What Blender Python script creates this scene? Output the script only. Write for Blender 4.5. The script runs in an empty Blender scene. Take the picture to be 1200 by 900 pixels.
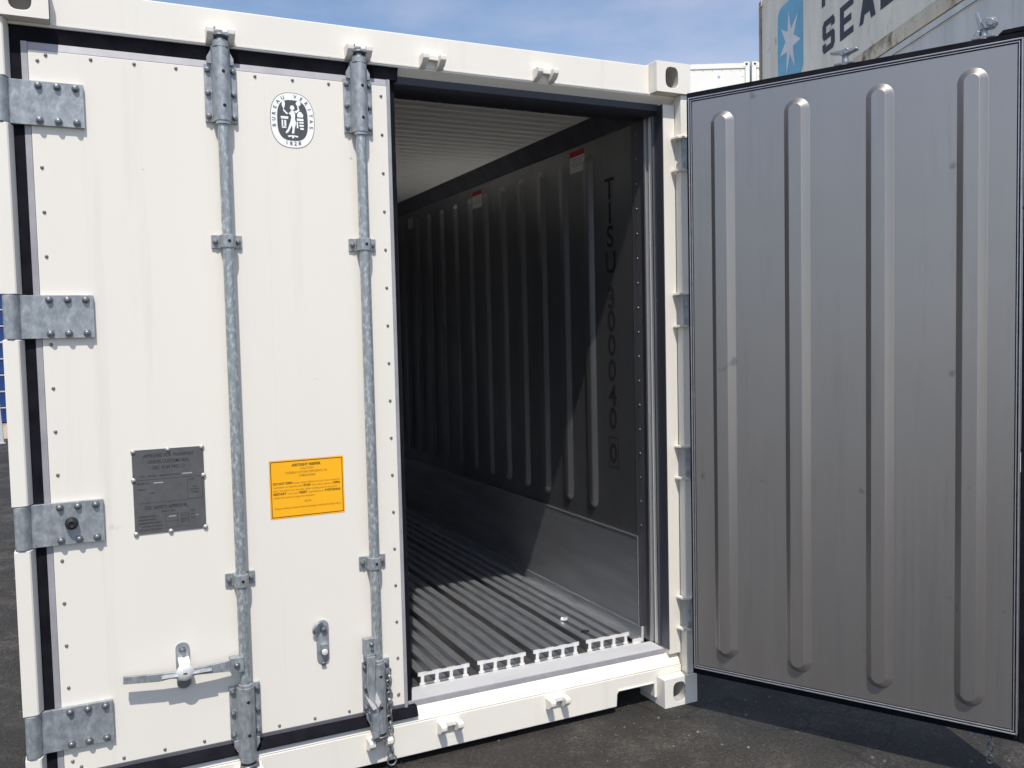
import bpy, bmesh, math, random
from mathutils import Vector, Matrix

random.seed(7)
sc = bpy.context.scene
C = sc.collection
R = math.radians
PI = math.pi

# ------------------------------------------------------------------ camera
cam_data = bpy.data.cameras.new('camera')
cam = bpy.data.objects.new('camera', cam_data)
C.objects.link(cam)
CY, CP, CR = R(25.69691), R(3.19403), R(-1.28897)
fw = Vector((math.sin(CY)*math.cos(CP), math.cos(CY)*math.cos(CP), -math.sin(CP)))
rt0 = Vector((math.cos(CY), -math.sin(CY), 0))
up0 = rt0.cross(fw)
rt = math.cos(CR)*rt0 + math.sin(CR)*up0
up = -math.sin(CR)*rt0 + math.cos(CR)*up0
m = Matrix((rt, up, -fw)).transposed().to_4x4()
m.translation = Vector((0.201065, -2.946135, 1.535346))
cam.matrix_world = m
cam_data.sensor_fit = 'HORIZONTAL'
cam_data.sensor_width = 36
cam_data.lens = 1047.62/1200*36
cam_data.clip_start = 0.05
cam_data.clip_end = 2000
sc.camera = cam

# ------------------------------------------------------------------ light
SUN_TRAVEL = Vector((0.36, 1.0, -1.69)).normalized()
to_sun = -SUN_TRAVEL
elev = math.asin(to_sun.z)
azim = math.atan2(to_sun.x, to_sun.y)          # clockwise from +y
world = bpy.data.worlds.new('World')
sc.world = world
world.use_nodes = True
wn, wl = world.node_tree.nodes, world.node_tree.links
wn.clear()
w_out = wn.new('ShaderNodeOutputWorld')
w_bg = wn.new('ShaderNodeBackground')
w_sky = wn.new('ShaderNodeTexSky')
w_sky.sky_type = 'NISHITA'
w_sky.sun_disc = False
w_sky.sun_elevation = elev
w_sky.sun_rotation = azim
w_sky.air_density = 1.0
w_sky.dust_density = 1.0
w_sky.ozone_density = 2.2
w_bg.inputs['Strength'].default_value = 0.125
# thin high cloud mixed into the sky by direction
w_tc = wn.new('ShaderNodeTexCoord')
w_map = wn.new('ShaderNodeMapping')
w_map.inputs['Scale'].default_value = (1.6, 2.2, 5.0)
w_map.inputs['Location'].default_value = (0.35, 0.0, 0.4)
w_noise = wn.new('ShaderNodeTexNoise')
w_noise.inputs['Scale'].default_value = 2.2
w_noise.inputs['Detail'].default_value = 7
w_noise.inputs['Roughness'].default_value = 0.55
w_ramp = wn.new('ShaderNodeValToRGB')
w_ramp.color_ramp.elements[0].position = 0.42
w_ramp.color_ramp.elements[1].position = 0.82
w_ramp.color_ramp.elements[0].color = (0.02, 0.02, 0.02, 1)
w_ramp.color_ramp.elements[1].color = (0.7, 0.7, 0.7, 1)
w_mix = wn.new('ShaderNodeMixRGB')
w_mix.inputs['Color2'].default_value = (4.3, 4.4, 5.5, 1)
wl.new(w_tc.outputs['Generated'], w_map.inputs['Vector'])
wl.new(w_map.outputs['Vector'], w_noise.inputs['Vector'])
wl.new(w_noise.outputs['Fac'], w_ramp.inputs['Fac'])
wl.new(w_ramp.outputs['Color'], w_mix.inputs['Fac'])
wl.new(w_sky.outputs['Color'], w_mix.inputs['Color1'])
wl.new(w_mix.outputs['Color'], w_bg.inputs['Color'])
wl.new(w_bg.outputs['Background'], w_out.inputs['Surface'])

sun_data = bpy.data.lights.new('sun', 'SUN')
sun_data.energy = 3.6
sun_data.angle = R(0.5)
sun_data.color = (1.0, 0.95, 0.87)
sun = bpy.data.objects.new('sun', sun_data)
sun.rotation_euler = SUN_TRAVEL.to_track_quat('-Z', 'Y').to_euler()
sun.location = (-3, -10, 17)
C.objects.link(sun)

sc.view_settings.view_transform = 'Standard'
sc.view_settings.look = 'None'
sc.view_settings.exposure = 0.29
sc.view_settings.gamma = 1
sc.view_settings.use_curve_mapping = False
sc.cycles.blur_glossy = 0.0
sc.cycles.max_bounces = 10
sc.cycles.diffuse_bounces = 6
sc.cycles.glossy_bounces = 6

# ------------------------------------------------------------------ materials
def mat(name, col, rough=0.5, metal=0.0, var=0.0, vscale=6.0, vcol=None, bump=0.0, bscale=30.0,
        stretch=(1, 1, 1), rvar=0.0, spec=0.5, ramp=(0.35, 0.7), coat=0.0, specks=None):
    M = bpy.data.materials.new(name)
    M.use_nodes = True
    n, l = M.node_tree.nodes, M.node_tree.links
    b = n['Principled BSDF']
    b.inputs['Base Color'].default_value = (*col, 1)
    b.inputs['Roughness'].default_value = rough
    b.inputs['Metallic'].default_value = metal
    b.inputs['Specular IOR Level'].default_value = spec
    b.inputs['Coat Weight'].default_value = coat
    if var or bump or rvar:
        tc = n.new('ShaderNodeTexCoord')
        mp = n.new('ShaderNodeMapping')
        mp.inputs['Scale'].default_value = stretch
        l.new(tc.outputs['Object'], mp.inputs['Vector'])
        nz = n.new('ShaderNodeTexNoise')
        nz.inputs['Scale'].default_value = vscale
        nz.inputs['Detail'].default_value = 6
        nz.inputs['Roughness'].default_value = 0.6
        l.new(mp.outputs['Vector'], nz.inputs['Vector'])
        rp = n.new('ShaderNodeValToRGB')
        rp.color_ramp.elements[0].position = ramp[0]
        rp.color_ramp.elements[1].position = ramp[1]
        l.new(nz.outputs['Fac'], rp.inputs['Fac'])
        if var:
            mx = n.new('ShaderNodeMixRGB')
            mx.inputs['Color1'].default_value = (*col, 1)
            c2 = vcol or tuple(c*(1-var) for c in col)
            mx.inputs['Color2'].default_value = (*c2, 1)
            l.new(rp.outputs['Color'], mx.inputs['Fac'])
            out = mx.outputs['Color']
            if specks:                                # scuffs, grime runs and tiny chips in the paint
                for (sc_, st_, lo, hi, colr, amt) in specks:
                    m3 = n.new('ShaderNodeMapping')
                    m3.inputs['Scale'].default_value = st_
                    l.new(tc.outputs['Object'], m3.inputs['Vector'])
                    n3 = n.new('ShaderNodeTexNoise')
                    n3.inputs['Scale'].default_value = sc_
                    n3.inputs['Detail'].default_value = 5
                    n3.inputs['Roughness'].default_value = 0.6
                    l.new(m3.outputs['Vector'], n3.inputs['Vector'])
                    r3 = n.new('ShaderNodeValToRGB')
                    r3.color_ramp.elements[0].position = lo
                    r3.color_ramp.elements[1].position = hi
                    r3.color_ramp.elements[1].color = (amt, amt, amt, 1)
                    l.new(n3.outputs['Fac'], r3.inputs['Fac'])
                    x3 = n.new('ShaderNodeMixRGB')
                    x3.inputs['Color2'].default_value = (*colr, 1)
                    l.new(out, x3.inputs['Color1'])
                    l.new(r3.outputs['Color'], x3.inputs['Fac'])
                    out = x3.outputs['Color']
            l.new(out, b.inputs['Base Color'])
        if rvar:
            mr = n.new('ShaderNodeMapRange')
            mr.inputs['To Min'].default_value = rough - rvar
            mr.inputs['To Max'].default_value = rough + rvar
            l.new(nz.outputs['Fac'], mr.inputs['Value'])
            l.new(mr.outputs['Result'], b.inputs['Roughness'])
        if bump:
            n2 = n.new('ShaderNodeTexNoise')
            n2.inputs['Scale'].default_value = bscale
            n2.inputs['Detail'].default_value = 4
            l.new(mp.outputs['Vector'], n2.inputs['Vector'])
            bp = n.new('ShaderNodeBump')
            bp.inputs['Strength'].default_value = bump
            bp.inputs['Distance'].default_value = 0.01
            l.new(n2.outputs['Fac'], bp.inputs['Height'])
            l.new(bp.outputs['Normal'], b.inputs['Normal'])
    return M

PAINT = (0.78, 0.745, 0.675)
M_paint = mat('cream_white_paint', PAINT, 0.32, 0, 0.05, 1.3, (0.74, 0.705, 0.645), 0.03, 5, rvar=0.06, specks=[(9, (1, 1, 1), 0.72, 0.78, (0.50, 0.44, 0.37), 0.45), (26, (1, 1, 1), 0.74, 0.78, (0.30, 0.25, 0.20), 0.6), (6, (2.2, 2.2, 0.12), 0.58, 0.85, (0.60, 0.55, 0.49), 0.5)])
M_panel = mat('door_panel_paint', PAINT, 0.34, 0, 0.05, 1.1, (0.745, 0.705, 0.645), 0.06, 2.5, (1, 1, 0.25), rvar=0.05, specks=[(9, (1, 1, 1), 0.72, 0.78, (0.50, 0.44, 0.37), 0.45), (26, (1, 1, 1), 0.74, 0.78, (0.30, 0.25, 0.20), 0.6), (6, (2.2, 2.2, 0.12), 0.58, 0.85, (0.60, 0.55, 0.49), 0.5)])
M_paint_edge = mat('chipped_white_paint', (0.72, 0.71, 0.69), 0.45, 0, 0.4, 40, (0.42, 0.41, 0.40), 0.1, 60, ramp=(0.55, 0.75))
M_galv = mat('galvanized_steel', (0.27, 0.295, 0.32), 0.5, 0.5, 0.5, 55, (0.46, 0.49, 0.51), 0.15, 90, (1, 1, 0.6), rvar=0.1, ramp=(0.40, 0.75))
M_rod = mat('galvanized_tube', (0.30, 0.335, 0.35), 0.46, 0.5, 0.5, 110, (0.60, 0.64, 0.655), 0.12, 90, (1, 1, 0.5), rvar=0.1, ramp=(0.48, 0.70))
M_bolt = mat('bolt_steel', (0.26, 0.27, 0.29), 0.42, 0.75, 0.3, 90)
M_rivet = mat('rivet_steel', (0.20, 0.19, 0.19), 0.5, 0.5)
M_rubber = mat('black_rubber', (0.006, 0.006, 0.009), 0.75, 0, 0.5, 14, (0.013, 0.013, 0.018), 0.1, 30, spec=0.08)
M_hole = mat('hole_black', (0.01, 0.01, 0.012), 0.9)
M_alu = mat('aluminium', (0.45, 0.45, 0.49), 0.42, 0.75, 0.25, 20, None, 0.05, 60, (1, 0.2, 1), rvar=0.08)
M_alu_flange = mat('dull_aluminium_trim', (0.38, 0.375, 0.40), 0.55, 0.25, 0.2, 12, None, 0.03, 30)
M_raw = mat('raw_cut_aluminium', (0.86, 0.85, 0.83), 0.45, 0.35, 0.2, 60)
M_rail = mat('scuffed_floor_aluminium', (0.70, 0.72, 0.76), 0.36, 0.85, 0.4, 45, (0.46, 0.475, 0.50), 0.15, 90, (1, 0.15, 1), rvar=0.12)
M_wallsteel = mat('stainless_inner_wall', (0.37, 0.37, 0.38), 0.34, 0.91, 0.2, 3, None, 0.03, 5, (1, 1, 0.4), rvar=0.06)
M_kick = mat('brushed_kick_plate', (0.56, 0.57, 0.60), 0.42, 0.90, 0.3, 8, None, 0.04, 40, (1, 0.2, 1.5), rvar=0.12)
def liner_material():
    M = bpy.data.materials.new('stainless_door_liner')
    M.use_nodes = True
    n, l = M.node_tree.nodes, M.node_tree.links
    b = n['Principled BSDF']
    b.inputs['Metallic'].default_value = 0.84
    tc = n.new('ShaderNodeTexCoord')
    def noise(scale, stretch, detail=5):
        mp = n.new('ShaderNodeMapping'); mp.inputs['Scale'].default_value = stretch
        l.new(tc.outputs['Object'], mp.inputs['Vector'])
        z = n.new('ShaderNodeTexNoise'); z.inputs['Scale'].default_value = scale
        z.inputs['Detail'].default_value = detail; z.inputs['Roughness'].default_value = 0.65
        l.new(mp.outputs['Vector'], z.inputs['Vector'])
        return z.outputs['Fac']
    def ramp(f, a, c, v0=0.0, v1=1.0):
        q = n.new('ShaderNodeValToRGB')
        q.color_ramp.elements[0].position = a; q.color_ramp.elements[1].position = c
        q.color_ramp.elements[0].color = (v0, v0, v0, 1); q.color_ramp.elements[1].color = (v1, v1, v1, 1)
        l.new(f, q.inputs['Fac'])
        return q.outputs['Color']
    def mix(c1, c2, f):
        x = n.new('ShaderNodeMixRGB'); l.new(f, x.inputs['Fac'])
        for k, v in (('Color1', c1), ('Color2', c2)):
            if isinstance(v, tuple): x.inputs[k].default_value = (*v, 1)
            else: l.new(v, x.inputs[k])
        return x.outputs['Color']
    c = mix((0.385, 0.362, 0.35), (0.345, 0.325, 0.315), ramp(noise(1.7, (1, 1, 0.4)), 0.35, 0.7))
    c = mix(c, (0.30, 0.283, 0.275), ramp(noise(5.0, (3.0, 3.0, 0.25), 7), 0.55, 0.80, 0, 0.8))     # runs
    c = mix(c, (0.185, 0.174, 0.17), ramp(noise(9.0, (1, 1, 1), 2), 0.70, 0.76, 0, 0.7))           # smudges
    l.new(c, b.inputs['Base Color'])
    l.new(ramp(noise(3.0, (20, 20, 0.3), 4), 0.3, 0.7, 0.35, 0.41), b.inputs['Roughness'])
    bp = n.new('ShaderNodeBump'); bp.inputs['Strength'].default_value = 0.008; bp.inputs['Distance'].default_value = 0.01
    l.new(noise(2.0, (1, 1, 0.35), 2), bp.inputs['Height'])
    l.new(bp.outputs['Normal'], b.inputs['Normal'])
    return M
M_liner = liner_material()
M_threshold = mat('threshold_aluminium', (0.59, 0.595, 0.615), 0.45, 0.05, 0.15, 9, None, 0.04, 40, (0.3, 1, 1))
M_jamb = mat('dark_jamb_aluminium', (0.20, 0.20, 0.22), 0.45, 0.7, 0.3, 10, None, 0.03, 30, (1, 1, 0.2))
M_jambdark = mat('dark_seal_strip', (0.13, 0.135, 0.165), 0.40, 0.75)
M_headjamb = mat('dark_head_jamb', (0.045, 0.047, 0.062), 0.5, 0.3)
M_ridge = mat('jamb_ridge_aluminium', (0.48, 0.48, 0.50), 0.42, 0.8)
M_ceiling = mat('ceiling_panel_white', (0.82, 0.79, 0.73), 0.3, 0, 0.06, 1.0)
M_black_ink = mat('black_ink', (0.012, 0.012, 0.014), 0.6)
M_emb_dark = mat('emblem_charcoal', (0.075, 0.082, 0.088), 0.6, 0, 0.3, 200)
M_emb_white = mat('emblem_white', (0.86, 0.86, 0.86), 0.55)
M_plate = mat('grey_data_plate', (0.125, 0.125, 0.13), 0.48, 0.3, 0.2, 25)
M_plate_ink = mat('plate_ink', (0.028, 0.028, 0.032), 0.6)
M_plate_lite = mat('plate_stamped_bright', (0.42, 0.42, 0.42), 0.5, 0.3)
M_plate_rivet = mat('plate_rivet_pale', (0.45, 0.44, 0.42), 0.45, 0.5)
M_yellow = mat('warning_yellow', (0.92, 0.44, 0.003), 0.55, 0, 0.05, 8)
M_brown_ink = mat('sticker_ink', (0.09, 0.035, 0.004), 0.6)
M_brown_pale = mat('sticker_ink_fine', (0.40, 0.18, 0.008), 0.6)
M_red = mat('label_red', (0.42, 0.012, 0.03), 0.5)
M_label = mat('label_white', (0.62, 0.61, 0.58), 0.5)
M_label_ink = mat('label_grey_ink', (0.25, 0.24, 0.23), 0.6)
M_foil = mat('crumpled_foil', (0.75, 0.75, 0.74), 0.35, 0.6)
M_plug = mat('black_rubber_plug', (0.015, 0.015, 0.018), 0.5)
M_chain = mat('zinc_chain', (0.36, 0.37, 0.38), 0.4, 0.8, 0.3, 60)
M_inside = mat('casting_inside', (0.45, 0.43, 0.40), 0.5)

def weathered(name, base, rust=(0.20, 0.105, 0.04), amount=0.62):
    M = bpy.data.materials.new(name)
    M.use_nodes = True
    n, l = M.node_tree.nodes, M.node_tree.links
    b = n['Principled BSDF']
    b.inputs['Roughness'].default_value = 0.6
    tc = n.new('ShaderNodeTexCoord')
    def noise(scale, sx, detail=6):
        mp = n.new('ShaderNodeMapping')
        mp.inputs['Scale'].default_value = sx
        l.new(tc.outputs['Object'], mp.inputs['Vector'])
        z = n.new('ShaderNodeTexNoise')
        z.inputs['Scale'].default_value = scale
        z.inputs['Detail'].default_value = detail
        z.inputs['Roughness'].default_value = 0.65
        l.new(mp.outputs['Vector'], z.inputs['Vector'])
        return z
    def ramp(z, a, c):
        r = n.new('ShaderNodeValToRGB')
        r.color_ramp.elements[0].position = a
        r.color_ramp.elements[1].position = c
        l.new(z.outputs['Fac'], r.inputs['Fac'])
        return r
    m1 = n.new('ShaderNodeMixRGB')
    m1.inputs['Color1'].default_value = (*base, 1)
    m1.inputs['Color2'].default_value = (*[c*0.72 for c in base], 1)
    l.new(ramp(noise(1.6, (1.5, 1.5, 0.3)), 0.35, 0.8).outputs['Color'], m1.inputs['Fac'])
    m2 = n.new('ShaderNodeMixRGB')
    m2.inputs['Color2'].default_value = (*rust, 1)
    l.new(m1.outputs['Color'], m2.inputs['Color1'])
    l.new(ramp(noise(2.2, (1, 1, 0.7), 9), amount, amount+0.13).outputs['Color'], m2.inputs['Fac'])
    l.new(m2.outputs['Color'], b.inputs['Base Color'])
    return M

M_old_white = weathered('weathered_white_paint', (0.86, 0.80, 0.68), amount=0.62)
M_old_rail = weathered('rusty_cream_rail', (0.70, 0.61, 0.45), amount=0.50)
M_old_grey = weathered('weathered_grey_white', (0.66, 0.655, 0.635), amount=0.72)
M_rust_post = weathered('rusty_brown_post', (0.36, 0.28, 0.20), (0.14, 0.08, 0.04), 0.5)
M_far_white = mat('far_white_paint', (0.80, 0.79, 0.75), 0.4, 0, 0.05, 1)
M_navy = mat('navy_lettering', (0.02, 0.022, 0.035), 0.6, 0, 0.4, 6, (0.035, 0.037, 0.05))
M_sky_blue = mat('logo_light_blue', (0.17, 0.47, 0.68), 0.55, 0, 0.2, 2)
M_star = mat('logo_star_white', (0.75, 0.75, 0.74), 0.55, 0, 0.1, 3)
M_blue = mat('blue_plastic', (0.015, 0.06, 0.26), 0.5, 0, 0.4, 3)
M_pale = mat('pale_rail', (0.55, 0.56, 0.58), 0.5, 0, 0.2, 6)
M_blueink = mat('blue_sticker', (0.30, 0.34, 0.62), 0.5)

def asphalt():
    M = bpy.data.materials.new('asphalt')
    M.use_nodes = True
    n, l = M.node_tree.nodes, M.node_tree.links
    b = n['Principled BSDF']
    tc = n.new('ShaderNodeTexCoord')
    def noise(scale, detail=6, rough=0.6, stretch=(1, 1, 1)):
        mp = n.new('ShaderNodeMapping')
        mp.inputs['Scale'].default_value = stretch
        l.new(tc.outputs['Object'], mp.inputs['Vector'])
        z = n.new('ShaderNodeTexNoise')
        z.inputs['Scale'].default_value = scale
        z.inputs['Detail'].default_value = detail
        z.inputs['Roughness'].default_value = rough
        l.new(mp.outputs['Vector'], z.inputs['Vector'])
        return z.outputs['Fac']
    def ramp(fac, a, c, v0=0.0, v1=1.0):
        r = n.new('ShaderNodeValToRGB')
        r.color_ramp.elements[0].position = a
        r.color_ramp.elements[1].position = c
        r.color_ramp.elements[0].color = (v0, v0, v0, 1)
        r.color_ramp.elements[1].color = (v1, v1, v1, 1)
        l.new(fac, r.inputs['Fac'])
        return r.outputs['Color']
    def mix(c1, c2, fac):
        x = n.new('ShaderNodeMixRGB')
        for k, v in (('Color1', c1), ('Color2', c2)):
            if isinstance(v, tuple):
                x.inputs[k].default_value = (*v, 1)
            else:
                l.new(v, x.inputs[k])
        l.new(fac, x.inputs['Fac'])
        return x.outputs['Color']
    base = mix((0.023, 0.020, 0.017), (0.040, 0.034, 0.028), ramp(noise(1.1), 0.35, 0.7))
    dusty = mix(base, (0.125, 0.112, 0.095), ramp(noise(3.0, 10, 0.78), 0.49, 0.70))
    dusty = mix(dusty, (0.016, 0.015, 0.014), ramp(noise(13, 8, 0.75), 0.50, 0.72, 0, 0.8))
    fine = mix(dusty, (0.014, 0.014, 0.015), ramp(noise(70, 5, 0.8), 0.44, 0.58, 0, 0.9))
    fine = mix(fine, (0.16, 0.145, 0.125), ramp(noise(80, 3, 0.75), 0.58, 0.72, 0, 0.8))
    fleck = mix(fine, (0.26, 0.25, 0.23), ramp(noise(47, 5, 0.7), 0.70, 0.76))
    vo = n.new('ShaderNodeTexVoronoi')               # hairline cracks
    vo.feature = 'DISTANCE_TO_EDGE'
    vo.inputs['Scale'].default_value = 0.55
    va = n.new('ShaderNodeVectorMath'); va.operation = 'ADD'
    nw = n.new('ShaderNodeTexNoise'); nw.inputs['Scale'].default_value = 2.5; nw.inputs['Detail'].default_value = 6
    l.new(tc.outputs['Object'], nw.inputs['Vector'])
    l.new(tc.outputs['Object'], va.inputs[0]); l.new(nw.outputs['Color'], va.inputs[1])
    l.new(va.outputs['Vector'], vo.inputs['Vector'])
    fleck = mix((0.008, 0.008, 0.008), fleck, ramp(vo.outputs['Distance'], 0.002, 0.009, 0.25, 1.0))
    l.new(fleck, b.inputs['Base Color'])
    l.new(ramp(noise(2.0), 0.3, 0.7, 0.62, 0.9), b.inputs['Roughness'])
    bp = n.new('ShaderNodeBump')
    bp.inputs['Strength'].default_value = 0.8
    bp.inputs['Distance'].default_value = 0.012
    l.new(noise(95, 5, 0.75), bp.inputs['Height'])
    l.new(bp.outputs['Normal'], b.inputs['Normal'])
    return M
M_asphalt = asphalt()

# ------------------------------------------------------------------ mesh builder
_gl = {}
def glyphs(text, bold=0.0, spacing=1.0):
    key = (text, bold, spacing)
    if key not in _gl:
        cu = bpy.data.curves.new('tmp_text', 'FONT')
        cu.body = text
        cu.size = 1
        cu.offset = bold
        cu.space_character = spacing
        cu.resolution_u = 4
        ob = bpy.data.objects.new('tmp_text', cu)
        C.objects.link(ob)
        dg = bpy.context.evaluated_depsgraph_get()
        me = bpy.data.meshes.new_from_object(ob.evaluated_get(dg))
        vs = [tuple(v.co) for v in me.vertices]
        fs = [tuple(p.vertices) for p in me.polygons]
        bpy.data.meshes.remove(me)
        bpy.data.objects.remove(ob)
        bpy.data.curves.remove(cu)
        _gl[key] = (vs, fs)
    return _gl[key]

class MB:
    def __init__(s):
        s.v, s.f, s.m = [], [], []
    def add(s, vs, fs, m=0):
        o = len(s.v)
        s.v += [Vector(p) for p in vs]
        for f in fs:
            s.f.append([o+i for i in f])
            s.m.append(m)
        return s
    def box(s, x0, x1, y0, y1, z0, z1, m=0):
        vs = [(x, y, z) for z in (z0, z1) for y in (y0, y1) for x in (x0, x1)]
        return s.add(vs, [(0, 2, 3, 1), (4, 5, 7, 6), (0, 1, 5, 4), (2, 6, 7, 3), (0, 4, 6, 2), (1, 3, 7, 5)], m)
    def prism(s, poly, a, b, axis, m=0, cap=True):
        n = len(poly)
        def P(p, t):
            if axis == 'y': return (p[0], t, p[1])
            if axis == 'x': return (t, p[0], p[1])
            return (p[0], p[1], t)
        vs = [P(p, a) for p in poly] + [P(p, b) for p in poly]
        fs = [(i, (i+1) % n, n+(i+1) % n, n+i) for i in range(n)]
        if cap: fs += [tuple(range(n))[::-1], tuple(range(n, 2*n))]
        return s.add(vs, fs, m)
    def cyl(s, p0, p1, r0, r1=None, n=16, m=0, cap=True):
        p0, p1 = Vector(p0), Vector(p1)
        r1 = r0 if r1 is None else r1
        d = (p1-p0).normalized()
        a = d.orthogonal().normalized()
        b = d.cross(a)
        vs = []
        for p, r in ((p0, r0), (p1, r1)):
            for i in range(n):
                t = 2*PI*i/n
                vs.append(p + r*(math.cos(t)*a + math.sin(t)*b))
        fs = [(i, (i+1) % n, n+(i+1) % n, n+i) for i in range(n)]
        if cap: fs += [tuple(range(n))[::-1], tuple(range(n, 2*n))]
        return s.add(vs, fs, m)
    def lathe(s, base, axis, prof, n=14, m=0):
        base, d = Vector(base), Vector(axis).normalized()
        a = d.orthogonal().normalized()
        b = d.cross(a)
        vs, fs = [], []
        for h, r in prof:
            for i in range(n):
                t = 2*PI*i/n
                vs.append(base + d*h + r*(math.cos(t)*a + math.sin(t)*b))
        k = len(prof)
        for j in range(k-1):
            for i in range(n):
                fs.append((j*n+i, j*n+(i+1) % n, (j+1)*n+(i+1) % n, (j+1)*n+i))
        fs += [tuple(range(n))[::-1], tuple(range((k-1)*n, k*n))]
        return s.add(vs, fs, m)
    def bolt(s, p, axis, r=0.011, h=0.01, m=0):
        p, d = Vector(p), Vector(axis).normalized()
        r = r*0.86
        s.cyl(p, p+d*0.002, r*1.25, n=16, m=m)
        s.lathe(p+d*0.002, d, [(0, r), (h*0.55, r), (h*0.9, r*0.72), (h, r*0.35)], 12, m)
        return s
    def tube(s, pts, r, n=8, m=0):
        pts = [Vector(p) for p in pts]
        vs, fs = [], []
        a = None
        for i, p in enumerate(pts):
            d = (pts[min(i+1, len(pts)-1)] - pts[max(i-1, 0)]).normalized()
            if a is None: a = d.orthogonal().normalized()
            a = (a - d*a.dot(d)).normalized()
            b = d.cross(a)
            for k in range(n):
                t = 2*PI*k/n
                vs.append(p + r*(math.cos(t)*a+math.sin(t)*b))
        for i in range(len(pts)-1):
            for k in range(n):
                fs.append((i*n+k, i*n+(k+1) % n, (i+1)*n+(k+1) % n, (i+1)*n+k))
        fs += [tuple(range(n))[::-1], tuple(range((len(pts)-1)*n, len(pts)*n))]
        return s.add(vs, fs, m)
    def link(s, c, ax_long, ax_wide, L, W, r, m=0):
        """one oval chain link"""
        c, a, b = Vector(c), Vector(ax_long).normalized(), Vector(ax_wide).normalized()
        nrm = a.cross(b)
        path = []
        for i in range(16):
            t = 2*PI*i/16
            u = math.sin(t)
            path.append((c + a*((L-W)/2*(1 if math.cos(t) > 0 else -1) + W/2*math.cos(t)) + b*(W/2*u)))
        vs, fs, n = [], [], 6
        N = len(path)
        for i, p in enumerate(path):
            d = (path[(i+1) % N]-path[i-1]).normalized()
            o = d.cross(nrm)
            for k in range(n):
                t = 2*PI*k/n
                vs.append(p + r*(math.cos(t)*nrm + math.sin(t)*o))
        for i in range(N):
            for k in range(n):
                fs.append((i*n+k, i*n+(k+1) % n, ((i+1) % N)*n+(k+1) % n, ((i+1) % N)*n+k))
        return s.add(vs, fs, m)
    def text(s, txt, size, org, ux, uz, m=0, align='c', bold=0.0, width=None, spacing=1.0):
        """flat lettering on the plane org + x*ux + y*uz"""
        vs, fs = glyphs(txt, bold, spacing)
        if not vs: return s
        xs = [v[0] for v in vs]
        x0, x1 = min(xs), max(xs)
        kx = size if width is None else width/(x1-x0)
        org, ux, uz = Vector(org), Vector(ux), Vector(uz)
        off = {'c': -(x0+x1)/2, 'l': -x0, 'r': -x1}[align]
        return s.add([org + ux*((v[0]+off)*kx) + uz*(v[1]*size) for v in vs], fs, m)
    def bead(s, P, u0, u1, z0, z1, h, m=0, edge=0.024, crest=None):
        """raised stadium-shaped bead; P(u, z, height) gives the point"""
        rings = []
        prof = [(0.0, 0.0), (0.06, 0.025), (0.14, 0.11), (0.84, 0.89), (0.93, 0.975), (1.0, 1.0)]
        N = 26
        rad = (u1-u0)/2
        uc = (u0+u1)/2
        vs, fs = [], []
        for t, hh in prof:
            r = rad - edge*t
            ring = []
            for i in range(N+1):
                a = PI*i/N
                ring.append((uc + r*math.cos(a), z1-rad + r*math.sin(a)))
            for i in range(N+1):
                a = PI + PI*i/N
                ring.append((uc + r*math.cos(a), z0+rad + r*math.sin(a)))
            rings.append(ring)
            vs += [P(u, z, h*hh) for u, z in ring]
        k = len(rings[0])
        for j in range(len(prof)-1):
            for i in range(k):
                fs.append((j*k+i, j*k+(i+1) % k, (j+1)*k+(i+1) % k, (j+1)*k+i))
        fs.append(tuple(range((len(prof)-1)*k, len(prof)*k)))
        return s.add(vs, fs, m)
    def holed(s, x0, x1, z0, z1, hx, hz, hw, hh, y, depth, m=0, mi=1, sgn=1):
        """front face on y with a rounded hole and its tunnel"""
        cx, cz = hx, hz
        angs = [2*PI*i/32 for i in range(32)]
        for X in (x0, x1):
            for Z in (z0, z1):
                angs.append(math.atan2(Z-cz, X-cx) % (2*PI))
        angs = sorted(angs)
        outer, inner = [], []
        for a in angs:
            c, q = math.cos(a), math.sin(a)
            t = min(((x1-cx)/c if c > 1e-9 else (x0-cx)/c if c < -1e-9 else 1e9),
                    ((z1-cz)/q if q > 1e-9 else (z0-cz)/q if q < -1e-9 else 1e9))
            outer.append((cx+t*c, cz+t*q))
            k = ((abs(c)/(hw/2))**3.2 + (abs(q)/(hh/2))**3.2)**(-1/3.2)
            inner.append((cx+k*c, cz+k*q))
        n = len(angs)
        vs = [(p[0], y, p[1]) for p in outer] + [(p[0], y, p[1]) for p in inner]
        s.add(vs, [(i, n+i, n+(i+1) % n, (i+1) % n) for i in range(n)], m)
        vs = [(p[0], y, p[1]) for p in inner] + [(p[0], y+sgn*depth, p[1]) for p in inner]
        s.add(vs, [(i, n+i, n+(i+1) % n, (i+1) % n) for i in range(n)] + [tuple(range(n, 2*n))], mi)
        return s
    def build(s, name, mats, parent=None, loc=(0, 0, 0), bevel=0.0, segs=2, angle=38, smooth=True, fix=True):
        if not isinstance(mats, (list, tuple)): mats = [mats]
        me = bpy.data.meshes.new(name)
        L = Vector(loc)
        me.from_pydata([tuple(p-L) for p in s.v], [], s.f)
        for p, mi in zip(me.polygons, s.m): p.material_index = mi
        for mm in mats: me.materials.append(mm)
        if fix:
            bm = bmesh.new()
            bm.from_mesh(me)
            bmesh.ops.recalc_face_normals(bm, faces=bm.faces)
            bm.to_mesh(me)
            bm.free()
        if smooth:
            for p in me.polygons: p.use_smooth = True
            me.set_sharp_from_angle(angle=R(angle))
        me.update()
        o = bpy.data.objects.new(name, me)
        C.objects.link(o)
        o.location = L
        if parent: o.parent = parent
        if bevel:
            b = o.modifiers.new('bevel', 'BEVEL')
            b.width = bevel
            b.segments = segs
            b.limit_method = 'ANGLE'
            b.angle_limit = R(40)
            b.harden_normals = True
        return o

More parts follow.
